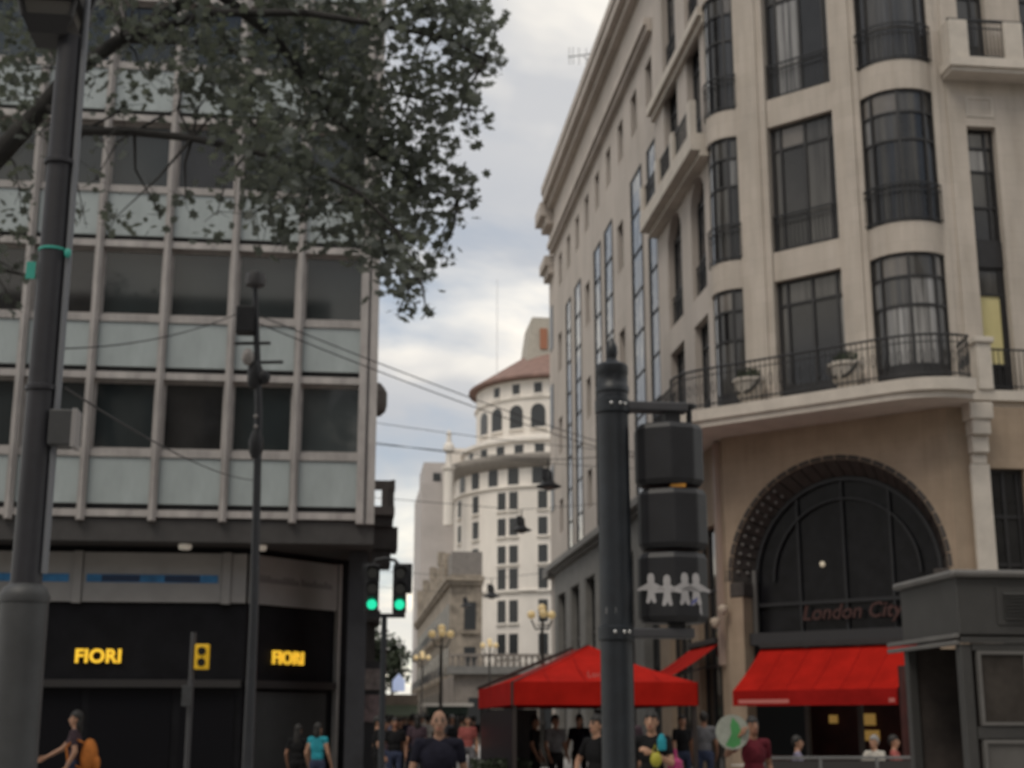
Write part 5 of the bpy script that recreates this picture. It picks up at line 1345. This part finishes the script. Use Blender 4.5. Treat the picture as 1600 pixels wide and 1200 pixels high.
def street_clutter():
    # flower kiosk, awning booth and poster stand far down the street
    y = 70.0
    a, b = at(662, 1102, y), at(738, 1102, y)
    t = thing('flower_kiosk', 'low green kiosk with a thin pale roof down the street', 'kiosk', ((a.x + b.x) / 2, y, 0.12))
    MB().box(a.x, b.x, y - 0.6, y + 2, a.z - 0.05, a.z + 0.1).build('roof', mat('kiosk_roof_pale', (0.55, 0.53, 0.5), 0.6), t)
    MB().box(a.x + 0.2, b.x - 0.2, y, y + 1.8, 0.12, a.z - 0.06).build('booth', mat('kiosk_green', (0.03, 0.055, 0.045), 0.6, var=0.4), t)
    MB().box(a.x + 0.35, b.x - 0.35, y - 0.03, y - 0.005, 0.9, 2.0).build('counter_opening', GL_DARK, t)
    y = 62.0
    a, b = at(600, 1085, y), at(652, 1130, y)
    t = thing('awning_booth', 'street booth with beige top and olive green awning at the street corner', 'kiosk', ((a.x + b.x) / 2, y, 0.12))
    MB().box(a.x, b.x, y, y + 1.6, 0.12, a.z).build('booth', mat('booth_beige', (0.36, 0.29, 0.23), 0.8, var=0.2), t)
    zz = a.z - 0.45
    MB().add([(a.x, y - 0.01, zz), (b.x, y - 0.01, zz), (b.x, y - 0.9, zz - 0.45), (a.x, y - 0.9, zz - 0.45), (a.x, y - 0.01, zz - 0.03), (b.x, y - 0.01, zz - 0.03), (b.x, y - 0.9, zz - 0.48), (a.x, y - 0.9, zz - 0.48)],
             [(0, 1, 2, 3), (4, 7, 6, 5), (0, 4, 5, 1), (3, 2, 6, 7), (0, 3, 7, 4), (1, 5, 6, 2)]).build('awning', mat('olive_awning', (0.10, 0.12, 0.075), 0.8), t)
    y = 34.0
    t = thing('poster_stand', 'tall stand with faded pink and grey posters beside the traffic light', 'stand', (at(582, 1080, y).x, y, 0.125))
    for k, (pa, pb) in enumerate((((566, 1045), (597, 1078)), ((564, 1086), (596, 1128)))):
        a, b = at(pa[0], pa[1], y), at(pb[0], pb[1], y)
        MB().box(a.x, b.x, y - 0.03, y + 0.03, b.z, a.z).build('poster', mat('poster_%d' % k, [(0.20, 0.17, 0.16), (0.19, 0.14, 0.14)][k], 0.7, var=0.6, vscale=5), t)
    a, b = at(563, 1040, y), at(599, 1130, y)
    MB().box(a.x - 0.03, b.x + 0.03, y + 0.031, y + 0.1, 0.13, a.z + 0.1).build('frame', SIGB, t)
    y = 80.0
    a, b = at(613, 1080, y), at(633, 1052, y)
    t = thing('blade_sign', 'small pale blue lit sign hanging left over the street', 'sign', ((a.x + b.x) / 2, y, a.z))
    MB().prism([(a.x, y), (b.x, y), (b.x, y + 0.12), (a.x, y + 0.12)], a.z, a.z + (b.z - a.z) * 0.6).build('panel', mat('sign_pale_blue', (0.45, 0.52, 0.7), 0.5, emit=(0.55, 0.65, 0.95), estr=0.35), t)
    MB().add([(a.x, y, a.z + (b.z - a.z) * 0.605), (b.x, y, a.z + (b.z - a.z) * 0.605), ((a.x + b.x) / 2, y, b.z), (a.x, y + .12, a.z + (b.z - a.z) * 0.605), (b.x, y + .12, a.z + (b.z - a.z) * 0.605), ((a.x + b.x) / 2, y + .12, b.z)],
             [(0, 1, 2), (5, 4, 3), (0, 3, 4, 1), (1, 4, 5, 2), (2, 5, 3, 0)]).build('gable', MATS['sign_pale_blue'], t)
    MB().tube([(0.35, y, b.z + 0.05), (b.x, y, b.z + 0.05)], 0.03, 6).build('arm', IRON, t)
street_clutter()

# ------------------------------------------------------------------ trees
def leaf(mb, p, s, rnd):
    n = Vector((rnd.gauss(0, 0.6), rnd.gauss(0, 0.6), rnd.gauss(0, 1))).normalized()
    a = n.orthogonal().normalized(); a.rotate(Matrix.Rotation(rnd.random() * 6.28, 3, n)); b = n.cross(a)
    sh = [(0, -0.55), (0.22, -0.30), (0.55, -0.28), (0.34, 0.02), (0.46, 0.38), (0.16, 0.30), (0, 0.62), (-0.16, 0.30), (-0.46, 0.38), (-0.34, 0.02), (-0.55, -0.28), (-0.22, -0.30)]
    vs = [p + (a * x + b * y) * s + n * (0.18 * s * (x * x)) * (-1) for x, y in sh]
    mb.add(vs, [(0, 1, 2, 3, 4, 5, 6, 7, 8, 9, 10, 11)])
def plane_tree():
    rnd = random.Random(11)
    Yt = 17.0
    base = Vector((-7.2, Yt, -0.0))
    t = thing('plane_tree', 'big plane tree whose dark leafy crown hangs over the upper left', 'tree', (base.x, base.y, 0.0))
    trunk = MB()
    top = Vector((-6.6, Yt, 6.4))
    trunk.tube([base - Vector((0, 0, 0.3)), base + Vector((0, 0, 0.5)), base.lerp(top, 0.5) + Vector((0.1, 0, 0)), top], [0.50, 0.40, 0.34, 0.30], 14)
    trunk.build('trunk', BARK, t, smooth=True)
    nodes = []
    def limb(pts, r0, r1):
        n = len(pts)
        nodes.extend([Vector(p) for p in pts[1:]])
        MB().tube(pts, [r0 + (r1 - r0) * i / (n - 1) for i in range(n)], 10).build('limb', BARK, t, smooth=True)
    A = lambda x, y, d=0.0: at(x, y, Yt + d)
    limb([top, A(-90, 330), A(5, 235), A(70, 165), A(105, 120), A(190, 60), A(330, -20), A(470, -90)], 0.17, 0.05)
    limb([A(70, 165), A(130, 205, -.4), A(210, 206, -.6), A(300, 216, -.8), A(390, 235, -1), A(480, 262, -1.2), A(560, 300, -1.2), A(620, 360, -1.2), A(655, 430, -1.2)], 0.065, 0.014)
    limb([A(105, 120), A(200, 62, .8), A(320, 66, 1.2), A(430, 100, 1.4), A(540, 130, 1.5), A(640, 150, 1.5), A(720, 170, 1.4)], 0.065, 0.014)
    limb([A(190, 60), A(330, 20, -.5), A(480, 20, -1), A(600, 40, -1.2), A(700, 60, -1.2), A(760, 95, -1.2)], 0.065, 0.014)
    limb([A(330, -20), A(430, 60, .5), A(520, 180, .6), A(590, 240, .6), A(660, 290, .5), A(715, 310, .4)], 0.08, 0.016)
    limb([top, top + Vector((-1.0, 0.8, 2.5)), top + Vector((-1.4, 1.6, 5.5))], 0.24, 0.10)
    limb([top, top + Vector((0.6, -1.6, 2.8)), top + Vector((1.6, -2.4, 5.0)), top + Vector((2.4, -2.6, 7.0))], 0.20, 0.07)
    limb([A(-90, 330), A(-40, 400, 1), A(0, 420, 1.5), A(40, 430, 1.6)], 0.07, 0.015)
    blobs = []
    dense = [(430, 60), (520, 50), (600, 40), (680, 30), (728, 40), (480, 130), (560, 130), (640, 120), (705, 105), (450, 200), (530, 210), (610, 195), (680, 185), (480, 270), (560, 275), (630, 275), (690, 295), (510, 335), (585, 345), (650, 335), (625, 395), (350, 60), (300, 20), (390, 130), (395, 190), (420, 240), (430, 300), (340, 130), (540, 0), (640, 0), (440, 0), (560, 90), (610, 320), (500, 90), (580, 170), (650, 240), (520, 160), (470, 40), (590, 225)]
    for p in dense: blobs.append((*p, 46, 92))
    small = [(760, 95, 24, 22), (780, 100, 12, 5), (735, 190, 26, 24), (765, 185, 10, 4), (725, 295, 24, 26), (742, 310, 12, 8), (690, 400, 20, 14), (668, 415, 20, 16), (655, 440, 15, 10), (640, 470, 20, 14), (615, 455, 16, 9), (665, 490, 10, 4), (622, 488, 12, 5), (705, 350, 18, 12), (600, 400, 24, 26), (640, 415, 22, 24), (750, 20, 30, 30), (720, 140, 28, 28), (745, 140, 14, 8), (555, 345, 30, 30), (470, 345, 30, 24), (560, 385, 18, 12)]
    blobs += small
    sparse = [(280, 60, 44, 60), (220, 40, 44, 60), (160, 30, 44, 60), (60, 60, 46, 70), (25, 110, 44, 60), (20, 30, 46, 80), (150, 120, 40, 34), (220, 110, 40, 40), (290, 120, 42, 46), (280, 170, 34, 18), (190, 165, 34, 18), (350, 195, 34, 34), (370, 270, 36, 36), (400, 330, 32, 30), (340, 330, 30, 18), (250, 335, 26, 14), (180, 340, 22, 11), (290, 310, 24, 10), (130, 330, 22, 8), (30, 300, 34, 24), (20, 360, 34, 26), (20, 420, 30, 26), (60, 210, 36, 26), (15, 200, 34, 30), (40, 150, 30, 22), (110, 70, 36, 34), (440, 370, 22, 10), (160, 220, 24, 9), (20, 470, 18, 8), (150, 280, 22, 7)]
    blobs += sparse
    for k in range(70):      # crown above and left of what the picture shows
        blobs.append((rnd.uniform(-420, 700), rnd.uniform(-330, -40), 52, 55))
    for k in range(14):
        blobs.append((rnd.uniform(-420, -60), rnd.uniform(-40, 330), 52, 55))
    crown = MB(); twigs = MB()
    for (x, y, rp, n) in blobs:
        dY = rnd.uniform(-2.2, 2.2)
        near = min(nodes, key=lambda q: (q - at(x, y, Yt)).length)
        dY = 0.45 * dY + (near.y - Yt)
        c = at(x, y, Yt + dY)
        rr = rp / 2253 * Yt
        near = min(nodes, key=lambda q: (q - c).length)
        mid = near.lerp(c, 0.5) + Vector((rnd.uniform(-.15, .15), rnd.uniform(-.15, .15), rnd.uniform(0, .15)))
        twigs.tube([near, mid, c], [0.022, 0.014, 0.006], 5)
        for k in range(int(n * (1.55 if n > 90 or x > 560 else 1.2))):
            o = Vector((rnd.gauss(0, 0.62), rnd.gauss(0, 1.1), rnd.gauss(0, 0.62))) * rr
            leaf(crown, c + o, rnd.uniform(0.06, 0.155), rnd)
        for k in range(4):
            o = Vector((rnd.gauss(0, 0.7), rnd.gauss(0, 0.9), rnd.gauss(0, 0.7))) * rr
            twigs.tube([c, c + o], [0.006, 0.003], 4)
    cr = crown.build('crown', LEAF, t)
    cr['kind'] = 'stuff'
    twigs.build('twigs', BARK, t)
plane_tree()
def small_tree(px, py, y, h, w, label, seed):
    rnd = random.Random(seed)
    c = at(px, py, y)
    t = thing('street_tree', label, 'tree', (c.x, y, 0.12))
    MB().tube([(c.x, y, 0.1), (c.x + 0.1, y, c.z * 0.5), (c.x, y, c.z)], [0.16, 0.12, 0.06], 8).build('trunk', BARK, t)
    mb = MB()
    for k in range(900):
        d = Vector((rnd.gauss(0, 0.5), rnd.gauss(0, 0.5), rnd.gauss(0, 0.5)))
        if d.length > 1.25: continue
        leaf(mb, Vector((c.x + d.x * w, y + d.y * w, c.z + d.z * h)), rnd.uniform(0.2, 0.4), rnd)
    cr = mb.build('crown', LEAFD, t)
    cr['kind'] = 'stuff'
small_tree(612, 1035, 100, 1.7, 1.2, 'small dark street tree at the foot of the bright sky gap', 5)
small_tree(585, 1030, 92, 2.0, 1.0, 'small dark street tree behind the traffic light post', 6)

# ------------------------------------------------------------------ people
SKIN = mat('skin_tan', (0.40, 0.22, 0.14), 0.6)
SKIN2 = mat('skin_brown', (0.26, 0.13, 0.08), 0.6)
HAIR = mat('hair_dark', (0.012, 0.010, 0.009), 0.6)
HAIRG = mat('hair_grey', (0.25, 0.24, 0.23), 0.7)
EYE_M = mat('face_dark', (0.02, 0.015, 0.013), 0.4)
LIP = mat('lip', (0.30, 0.10, 0.08), 0.6)
SHOE = mat('shoe_dark', (0.02, 0.02, 0.02), 0.6)
def cloth(name, c): return mat('cloth_' + name, c, 0.9, var=0.35, vscale=7, bump=0.9, bscale=11, spec=0.2)
def capsule(mb, a, b, ra, rb, n=10):
    a, b = Vector(a), Vector(b); d = (b - a)
    if d.length < 1e-5: d = Vector((0, 0, 1e-3)); b = a + d
    t = d.normalized(); pts, rad = [], []
    for k in range(4):
        q = math.pi / 2 * (k / 4); pts.append(a - t * ra * math.cos(q)); rad.append(max(0.0008, ra * math.sin(q)))
    pts += [a, b]; rad += [ra, rb]
    for k in range(1, 5):
        q = math.pi / 2 * (k / 4); pts.append(b + t * rb * math.sin(q)); rad.append(max(0.0008, rb * math.cos(q)))
    mb.tube(pts, rad, n)
def person(label, x, y, face, height=1.72, shirt=None, pants=None, skin=SKIN, hair=HAIR, pose='walk', hairlen=0.0, z0=0.125,
           arm_r=None, arm_l=None, sleeve=0.55, vox=0.013, head_turn=0.0, bald=False, group=None, build=1.0):
    """a body of tapered limbs fused into one skin (voxel remesh), materials by region; local -Y is forward"""
    s = height / 1.75; w = build
    J = {}
    if pose == 'sit':
        dz = -0.47
        legs = {1: [(0.10, 0, 0.93 + dz), (0.13, -0.42, 0.95 + dz), (0.13, -0.44, 0.52 + dz), (0.13, -0.55, 0.50 + dz)], -1: [(-0.10, 0, 0.93 + dz), (-0.13, -0.40, 0.95 + dz), (-0.12, -0.36, 0.52 + dz), (-0.12, -0.47, 0.50 + dz)]}
    elif pose == 'stand':
        dz = 0
        legs = {1: [(0.10, 0, 0.93), (0.11, -0.02, 0.50), (0.12, 0.02, 0.09), (0.13, -0.13, 0.045)], -1: [(-0.10, 0, 0.93), (-0.11, -0.02, 0.50), (-0.12, 0.02, 0.09), (-0.13, -0.13, 0.045)]}
    else:
        dz = 0
        legs = {1: [(0.10, 0, 0.93), (0.10, -0.20, 0.53), (0.10, -0.24, 0.10), (0.10, -0.40, 0.06)], -1: [(-0.10, 0, 0.93), (-0.10, 0.06, 0.50), (-0.10, 0.34, 0.17), (-0.10, 0.24, 0.06)]}
    sh = lambda k: (0.185 * k * w, 0.0, 1.425 + dz)
    dl = [sh(1), (0.245 * w, 0.06, 1.14 + dz), (0.25 * w, -0.06, 0.90 + dz)]
    dr = [sh(-1), (-0.245 * w, -0.02, 1.14 + dz), (-0.25 * w, -0.14, 0.92 + dz)]
    if arm_l: dl = [sh(1)] + [(a, b, c + dz) for a, b, c in arm_l]
    if arm_r: dr = [sh(-1)] + [(a, b, c + dz) for a, b, c in arm_r]
    regs = []          # (kind, a, b, ra, rb)
    mb = MB()
    def cap(kind, a, b, ra, rb):
        capsule(mb, a, b, ra, rb); regs.append((kind, Vector(a), Vector(b), max(ra, rb)))
    def ell(kind, c, r):
        mb.ball(c, r, 16, 12); regs.append((kind, Vector(c), Vector(c), (r[0] + r[1] + r[2]) / 3))
    # torso
    ell('pants', (0, 0, 0.94 + dz), (0.165 * w, 0.115 * w, 0.13))
    ell('shirt', (0, 0, 1.08 + dz), (0.150 * w, 0.105 * w, 0.16))
    ell('shirt', (0, 0.0, 1.28 + dz), (0.175 * w, 0.115 * w, 0.19))
    cap('shirt', (-0.13 * w, 0.005, 1.42 + dz), (0.13 * w, 0.005, 1.42 + dz), 0.068, 0.068)
    cap('skin', (0, 0.01, 1.45 + dz), (0, -0.01, 1.56 + dz), 0.056, 0.052)
    hz = 1.635 + dz
    ell('head', (0, 0.0, hz + 0.015), (0.076, 0.095, 0.112)); ell('head', (0, -0.035, hz - 0.055), (0.055, 0.06, 0.065))
    cap('head', (0, -0.088, hz + 0.02), (0, -0.108, hz - 0.018), 0.011, 0.017)
    for k in (-1, 1): ell('head', (0.078 * k, 0.012, hz - 0.005), (0.012, 0.022, 0.034))
    for k in (1, -1):
        h, kn, an, toe = legs[k]
        cap('pants', h, kn, 0.088 * w, 0.058); cap('pants', kn, an, 0.056, 0.042); cap('shoe', an, toe, 0.045, 0.038)
        S, E_, Wr = dl if k == 1 else dr
        S, E_, Wr = Vector(S), Vector(E_), Vector(Wr)
        m = S.lerp(E_, sleeve)
        cap('shirt', S, m, 0.060, 0.052); cap('skin' if sleeve < 1 else 'shirt', m, E_, 0.046, 0.041)
        cap('skin' if sleeve < 1.5 else 'shirt', E_, Wr, 0.042, 0.029)
        d = (Wr - E_).normalized()
        out = Vector((-k, 0, 0)) - d * d.dot(Vector((-k, 0, 0)))     # palm faces the thigh
        if out.length < 0.2: out = Vector((0, -1, 0)) - d * d.dot(Vector((0, -1, 0)))
        out.normalize(); side = d.cross(out).normalized()
        if side.y > 0: side = -side                                 # index side forward
        pal = Wr + d * 0.05
        for q in (-0.025, -0.008, 0.010, 0.026):
            cap('skin', Wr + side * q * 0.6, Wr + d * 0.085 + side * q, 0.016, 0.013)
        for q, L in ((0.030, 0.070), (0.010, 0.080), (-0.010, 0.074), (-0.029, 0.058)):
            b0 = Wr + d * 0.088 + side * q
            b1 = b0 + d * L * 0.5 + out * 0.012; b2 = b1 + d * L * 0.38 + out * 0.030
            cap('skin', b0, b1, 0.0098, 0.0092); cap('skin', b1, b2, 0.0092, 0.0080)
        th0 = Wr + d * 0.03 + side * 0.026; th1 = th0 + d * 0.035 + side * 0.026 + out * 0.012; th2 = th1 + d * 0.034 + out * 0.010
        cap('skin', th0, th1, 0.013, 0.011); cap('skin', th1, th2, 0.011, 0.009)
    me = mb.mesh('body')
    o = bpy.data.objects.new('tmp', me); C.objects.link(o)
    rm = o.modifiers.new('fuse', 'REMESH'); rm.mode = 'VOXEL'; rm.voxel_size = vox; rm.use_smooth_shade = True
    sm = o.modifiers.new('soft', 'SMOOTH'); sm.factor = 0.5; sm.iterations = 2
    me2 = bpy.data.meshes.new_from_object(o.evaluated_get(bpy.context.evaluated_depsgraph_get()))
    bpy.data.objects.remove(o); bpy.data.meshes.remove(me)
    kinds = ['skin', 'shirt', 'pants', 'shoe', 'eye', 'lip']
    for m_ in (skin, shirt, pants, SHOE, EYE_M, LIP): me2.materials.append(m_)
    idx = []
    for p in me2.polygons:
        c = Vector(p.center); best = None; bd = 1e9
        for (kd, a, b, rr) in regs:
            ab = b - a; L = ab.length_squared
            q = 0 if L < 1e-9 else max(0, min(1, (c - a).dot(ab) / L))
            d = (c - (a + ab * q)).length - rr
            if d < bd: bd = d; best = kd
        if best == 'head':
            best = 'skin'
            if c.y < -0.05:
                if abs(abs(c.x) - 0.032) < 0.015 and abs(c.z - hz - 0.022) < 0.009: best = 'eye'
                elif abs(abs(c.x) - 0.033) < 0.02 and abs(c.z - hz - 0.045) < 0.006: best = 'eye'
                elif abs(c.x) < 0.026 and abs(c.z - hz + 0.060) < 0.009: best = 'lip'
        idx.append(kinds.index(best))
    me2.polygons.foreach_set('material_index', idx)
    me2.polygons.foreach_set('use_smooth', [True] * len(me2.polygons))
    M = Matrix.Translation((x, y, z0)) @ Matrix.Rotation(face, 4, 'Z') @ Matrix.Scale(s, 4)
    t = thing('person', label, 'person', (x, y, z0), group)
    me2.transform(M)
    bo = bpy.data.objects.new('body', me2); C.objects.link(bo); attach(bo, t)
    if not bald:
        hm = MB(); hm.ball((0, 0.012, hz + 0.028), (0.086, 0.102, 0.118), 18, 14)
        keep = []
        for f in hm.f:
            c = sum((hm.v[i] for i in f), Vector()) / len(f)
            lim = hz + 0.062 if c.y < -0.035 else (hz - 0.01 if c.y < 0.03 else hz - 0.055)
            if c.z > lim: keep.append(f)
        hm.f = keep
        if hairlen > 0:
            hm.ball((0, 0.055, hz - 0.05 - hairlen * 0.3), (0.085, 0.055, 0.10 + hairlen * 0.5), 14, 10)
        h = hm.build('hair', hair, t, smooth=True)
        h.data.transform(M)
        sd_ = h.modifiers.new('thick', 'SOLIDIFY'); sd_.thickness = 0.012
    return t, M
navy = cloth('navy', (0.012, 0.012, 0.022)); black = cloth('black', (0.010, 0.010, 0.011)); denim = cloth('denim', (0.04, 0.05, 0.09)); khaki = cloth('khaki', (0.25, 0.2, 0.14))
cream = cloth('cream', (0.5, 0.47, 0.42)); maroon = cloth('maroon', (0.13, 0.018, 0.028)); lilac = cloth('lilac', (0.24, 0.22, 0.30)); turq = cloth('turquoise', (0.03, 0.28, 0.35)); grey = cloth('grey', (0.14, 0.14, 0.15)); rose = cloth('rose', (0.35, 0.10, 0.09)); orange = cloth('orange', (0.50, 0.17, 0.04)); plum = cloth('plum', (0.06, 0.04, 0.05)); white = cloth('white', (0.6, 0.58, 0.56))

p = at(686, 1125, 15)
person('bald man in dark navy shirt walking towards the camera down the street middle', p.x, 15, 0, 1.73, navy, denim, mat('skin_olive', (0.29, 0.165, 0.11), 0.65, var=0.25, vscale=9), z0=-0.012, vox=0.011, bald=True, build=1.14)
def hat(name, M, m, hz=1.635):
    pass
# left passer-by with orange bag
p = at(118, 1140, 22)
t, M = person('passer-by with dark top walking left past the black shop front', p.x, 22, R(-90), 1.64, plum, denim, SKIN, hairlen=0.12, vox=0.014, arm_r=[(-0.24, -0.22, 1.18), (-0.22, -0.46, 1.05)])
bg = thing('backpack', 'orange backpack on the passer-by at lower left', 'bag', (p.x + 0.22, 22, 1.0))
MB().ball((p.x + 0.22, 22.0, 1.12), (0.13, 0.17, 0.26), 16, 12).build('pack', orange, bg, smooth=True)
MB().ball((p.x + 0.32, 22.0, 1.02), (0.07, 0.12, 0.13), 12, 8).build('pocket', orange, bg, smooth=True)
MB().tube([(p.x + 0.15, 21.88, 1.32), (p.x + 0.02, 21.85, 1.38), (p.x - 0.09, 21.87, 1.25), (p.x - 0.05, 21.86, 1.05), (p.x + 0.15, 21.88, 0.95)], 0.018, 6).build('strap', orange, bg)
p = at(497, 1150, 26)
person('short woman in turquoise top before the shop corner', p.x, 26, R(150), 1.47, turq, denim, SKIN, sleeve=0.15, vox=0.014, hairlen=0.05, pose='stand')
p = at(466, 1150, 26.6)
person('dark-haired companion in black left of the woman in turquoise', p.x, 26.6, R(160), 1.44, black, black, SKIN2, vox=0.016, hairlen=0.3, pose='stand')
p = at(932, 1135, 18)
person('man in black shirt half hidden behind the signal pole', p.x, 18, R(-60), 1.70, black, grey, SKIN, z0=-0.012, vox=0.013, pose='stand', build=1.05, arm_r=[(-0.33, -0.05, 1.17), (-0.16, -0.22, 1.02)])
p = at(1018, 1135, 17)
t, M = person('person in black holding bags just right of the signal pole', p.x, 17, R(-25), 1.74, black, denim, SKIN, z0=-0.012, vox=0.012, pose='stand', arm_l=[(0.25, -0.08, 1.16), (0.06, -0.27, 1.28)], arm_r=[(-0.27, 0.02, 1.15), (-0.22, -0.16, 0.98)])
q = at(1034, 1160, 16.75)
bt = thing('bottle', 'turquoise bottle held against the chest of the person in black', 'bottle', (q.x, q.y, q.z - 0.1))
MB().lathe((q.x, q.y, q.z - 0.09), [(0.05, 0), (0.055, 0.02), (0.055, 0.12), (0.03, 0.17), (0.02, 0.19)], 14).build('flask', turq, bt, smooth=True)
q = at(1025, 1187, 16.7)
bt = thing('carrier_bag', 'small yellow bag hanging in front of the person in black', 'bag', (q.x, q.y, q.z - 0.1))
MB().ball((q.x, q.y, q.z), (0.07, 0.05, 0.085), 14, 10).build('pouch', mat('bag_yellow', (0.36, 0.33, 0.03), 0.6), bt, smooth=True)
MB().tube([(q.x - 0.05, q.y, q.z + 0.06), (q.x - 0.01, q.y, q.z + 0.17), (q.x + 0.04, q.y, q.z + 0.06)], 0.008, 6).build('handle', MATS['bag_yellow'], bt)
q = at(1055, 1192, 16.9)
bt = thing('carrier_bag', 'pink bag at hip height right of the person in black', 'bag', (q.x, q.y, q.z - 0.15))
MB().lathe((q.x, q.y, q.z - 0.18), [(0.08, 0), (0.10, 0.05), (0.09, 0.2), (0.03, 0.24), (0.02, 0.34)], 12).build('pouch', mat('bag_pink', (0.36, 0.03, 0.13), 0.6), bt, smooth=True)
# man carrying a round tray on his shoulder
p = at(1176, 1140, 18)
t, M = person('man in maroon shirt carrying a round green and white disc', p.x, 18, R(8), 1.68, maroon, denim, SKIN2, z0=-0.012, vox=0.012, pose='stand', arm_r=[(-0.42, -0.10, 1.28), (-0.30, -0.24, 1.52)])
c = at(1145, 1144, 17.72)
d = thing('round_tray', 'round green and white tray lifted beside the head of the man in maroon', 'tray', c)
MB().tube([(c.x, c.y, c.z), (c.x, c.y + 0.025, c.z)], 0.215, 28).build('rim', mat('tray_white', (0.34, 0.36, 0.31), 0.6, var=0.2, vscale=8), d)
vs = [Vector((c.x + dx_, c.y - 0.003, c.z + dz_)) for dx_, dz_ in ((0.0, 0.18), (0.08, 0.10), (0.11, -0.02), (0.09, -0.15), (0.0, -0.195), (-0.10, -0.16), (-0.02, -0.02), (-0.03, 0.08))]
MB().add(vs + [v + Vector((0, 0.002, 0)) for v in vs], [tuple(range(8)), tuple(range(15, 7, -1))]).build('green_face', mat('tray_green', (0.07, 0.28, 0.09), 0.6, var=0.2), d)
# seated diners with chairs
def diner(px, y, shirt, label, lab2, face, hair=HAIR, bald=False):
    p = at(px, 1165, y)
    person(label, p.x, y, face, 1.70, shirt, grey, SKIN, pose='sit', hair=hair, z0=0.125, vox=0.015, bald=bald, arm_l=[(0.26, -0.12, 1.16), (0.16, -0.36, 1.14)], arm_r=[(-0.26, -0.10, 1.16), (-0.14, -0.34, 1.14)])
    ch = thing('cafe_chair', lab2, 'chair', (p.x, y, 0.125), 'cafe chairs')
    M = Matrix.Translation((p.x, y, 0.125)) @ Matrix.Rotation(face, 4, 'Z')
    def part(mb, name, m):
        o = mb.build(name, m, ch); o.data.transform(M)
    part(MB().box(-0.21, 0.21, -0.30, 0.17, 0.335, 0.355), 'seat', CAFERED)
    part(MB().box(-0.20, 0.20, 0.165, 0.19, 0.5, 0.85), 'backrest', CAFERED)
    for (x, yy) in ((-0.19, -0.27), (0.19, -0.27), (-0.19, 0.155), (0.19, 0.155)):
        part(MB().tube([(x, yy, 0), (x, yy, 0.335 if yy < 0 else 0.86)], 0.014, 6), 'leg', FRAME)
diner(1246, 25.2, lilac, 'seated diner in lilac shirt under the red awning', 'cafe chair under the diner in lilac shirt', R(75))
diner(1366, 25.8, cream, 'seated diner with grey hair and pale top near the kiosk', 'cafe chair under the grey-haired diner', R(-60), HAIRG)
diner(1397, 26.3, rose, 'seated diner in rose top next to the kiosk', 'cafe chair under the diner in rose top', R(60))
# pedestrians further down the street
crowd = [(617, 30, 1.58, black, denim, HAIR, 0.35, 0, 'dark-haired pedestrian in black at the crowd left edge'),
         (606, 36, 1.66, lilac, denim, HAIR, 0, 180, 'pedestrian in lilac shirt walking away beside the traffic light post'),
         (652, 33, 1.66, plum, black, HAIR, 0.1, 180, 'pedestrian in plum top walking away left of the bald man'),
         (641, 44, 1.62, rose, khaki, HAIR, 0.2, 0, 'pedestrian in rose top coming up the left of the street'),
         (668, 46, 1.72, cream, denim, HAIR, 0, 180, 'pedestrian in cream shirt just left of the bald man'),
         (706, 42, 1.70, grey, black, HAIRG, 0, 0, 'grey-haired pedestrian just right of the bald man'),
         (714, 36, 1.62, black, cream, HAIR, 0.2, 180, 'pedestrian in black top with pale trousers walking away'),
         (731, 34, 1.64, rose, grey, HAIR, 0.1, 0, 'pedestrian in rose top at the left foot of the red canopy'),
         (660, 58, 1.74, white, denim, HAIR, 0, 0, 'small far pedestrian in white shirt'),
         (722, 54, 1.70, khaki, denim, HAIR, 0, 180, 'small far pedestrian in khaki top'),
         (632, 56, 1.68, navy, khaki, HAIR, 0, 0, 'small far pedestrian in navy top'),
         (590, 29, 1.60, black, black, HAIR, 0, 90, 'dark figure left of the traffic light post'),
         (868, 27.6, 1.62, grey, black, HAIR, 0, 30, 'figure in grey standing under the red canopy'),
         (985, 24.5, 1.70, plum, black, HAIR, 0, -40, 'figure in plum top in shade right behind the signal pole')]
crowd += [(625, 41, 1.60, black, black, HAIR, 0.3, 0, 'long-haired pedestrian in black coming up the street left'),
          (645, 37, 1.70, navy, denim, HAIR, 0, 180, 'pedestrian in navy walking away beside the plum top'),
          (612, 47, 1.72, grey, black, HAIR, 0, 180, 'pedestrian in grey walking away along the left side'),
          (678, 62, 1.72, black, denim, HAIR, 0, 0, 'tiny far pedestrian in black behind the bald man'),
          (697, 60, 1.66, plum, khaki, HAIR, 0.2, 180, 'tiny far pedestrian in plum with khaki trousers'),
          (740, 47, 1.70, black, grey, HAIR, 0, 180, 'pedestrian in black walking away along the canopy side'),
          (651, 66, 1.70, khaki, black, HAIR, 0, 180, 'tiny far pedestrian in khaki at the flower kiosk'),
          (601, 32, 1.55, plum, denim, HAIR, 0.3, 0, 'long-haired pedestrian in plum right at the traffic light post'),
          (836, 28.5, 1.60, black, black, HAIR, 0, 60, 'dark figure in the deep shade of the red canopy'),
          (905, 29.5, 1.64, navy, black, HAIR, 0.1, -30, 'figure in navy under the canopy left of the signal pole'),
          (1066, 28.0, 1.62, black, denim, HAIR, 0, 20, 'dark figure under the canopy right end'),
          (1100, 27.0, 1.68, grey, denim, HAIR, 0, 170, 'figure in grey walking away past the canopy right end')]
for (px, y, h, s_, pn, hr, hl, f, lab) in crowd:
    p = at(px, 1140, y)
    person(lab, p.x, y, R(f), h, s_, pn, random.choice([SKIN, SKIN, SKIN2]), hair=hr, hairlen=hl, vox=0.021 if y > 40 else 0.018, build=random.uniform(0.92, 1.12), pose='walk' if y > 31 else 'stand', group='pedestrians in the street')
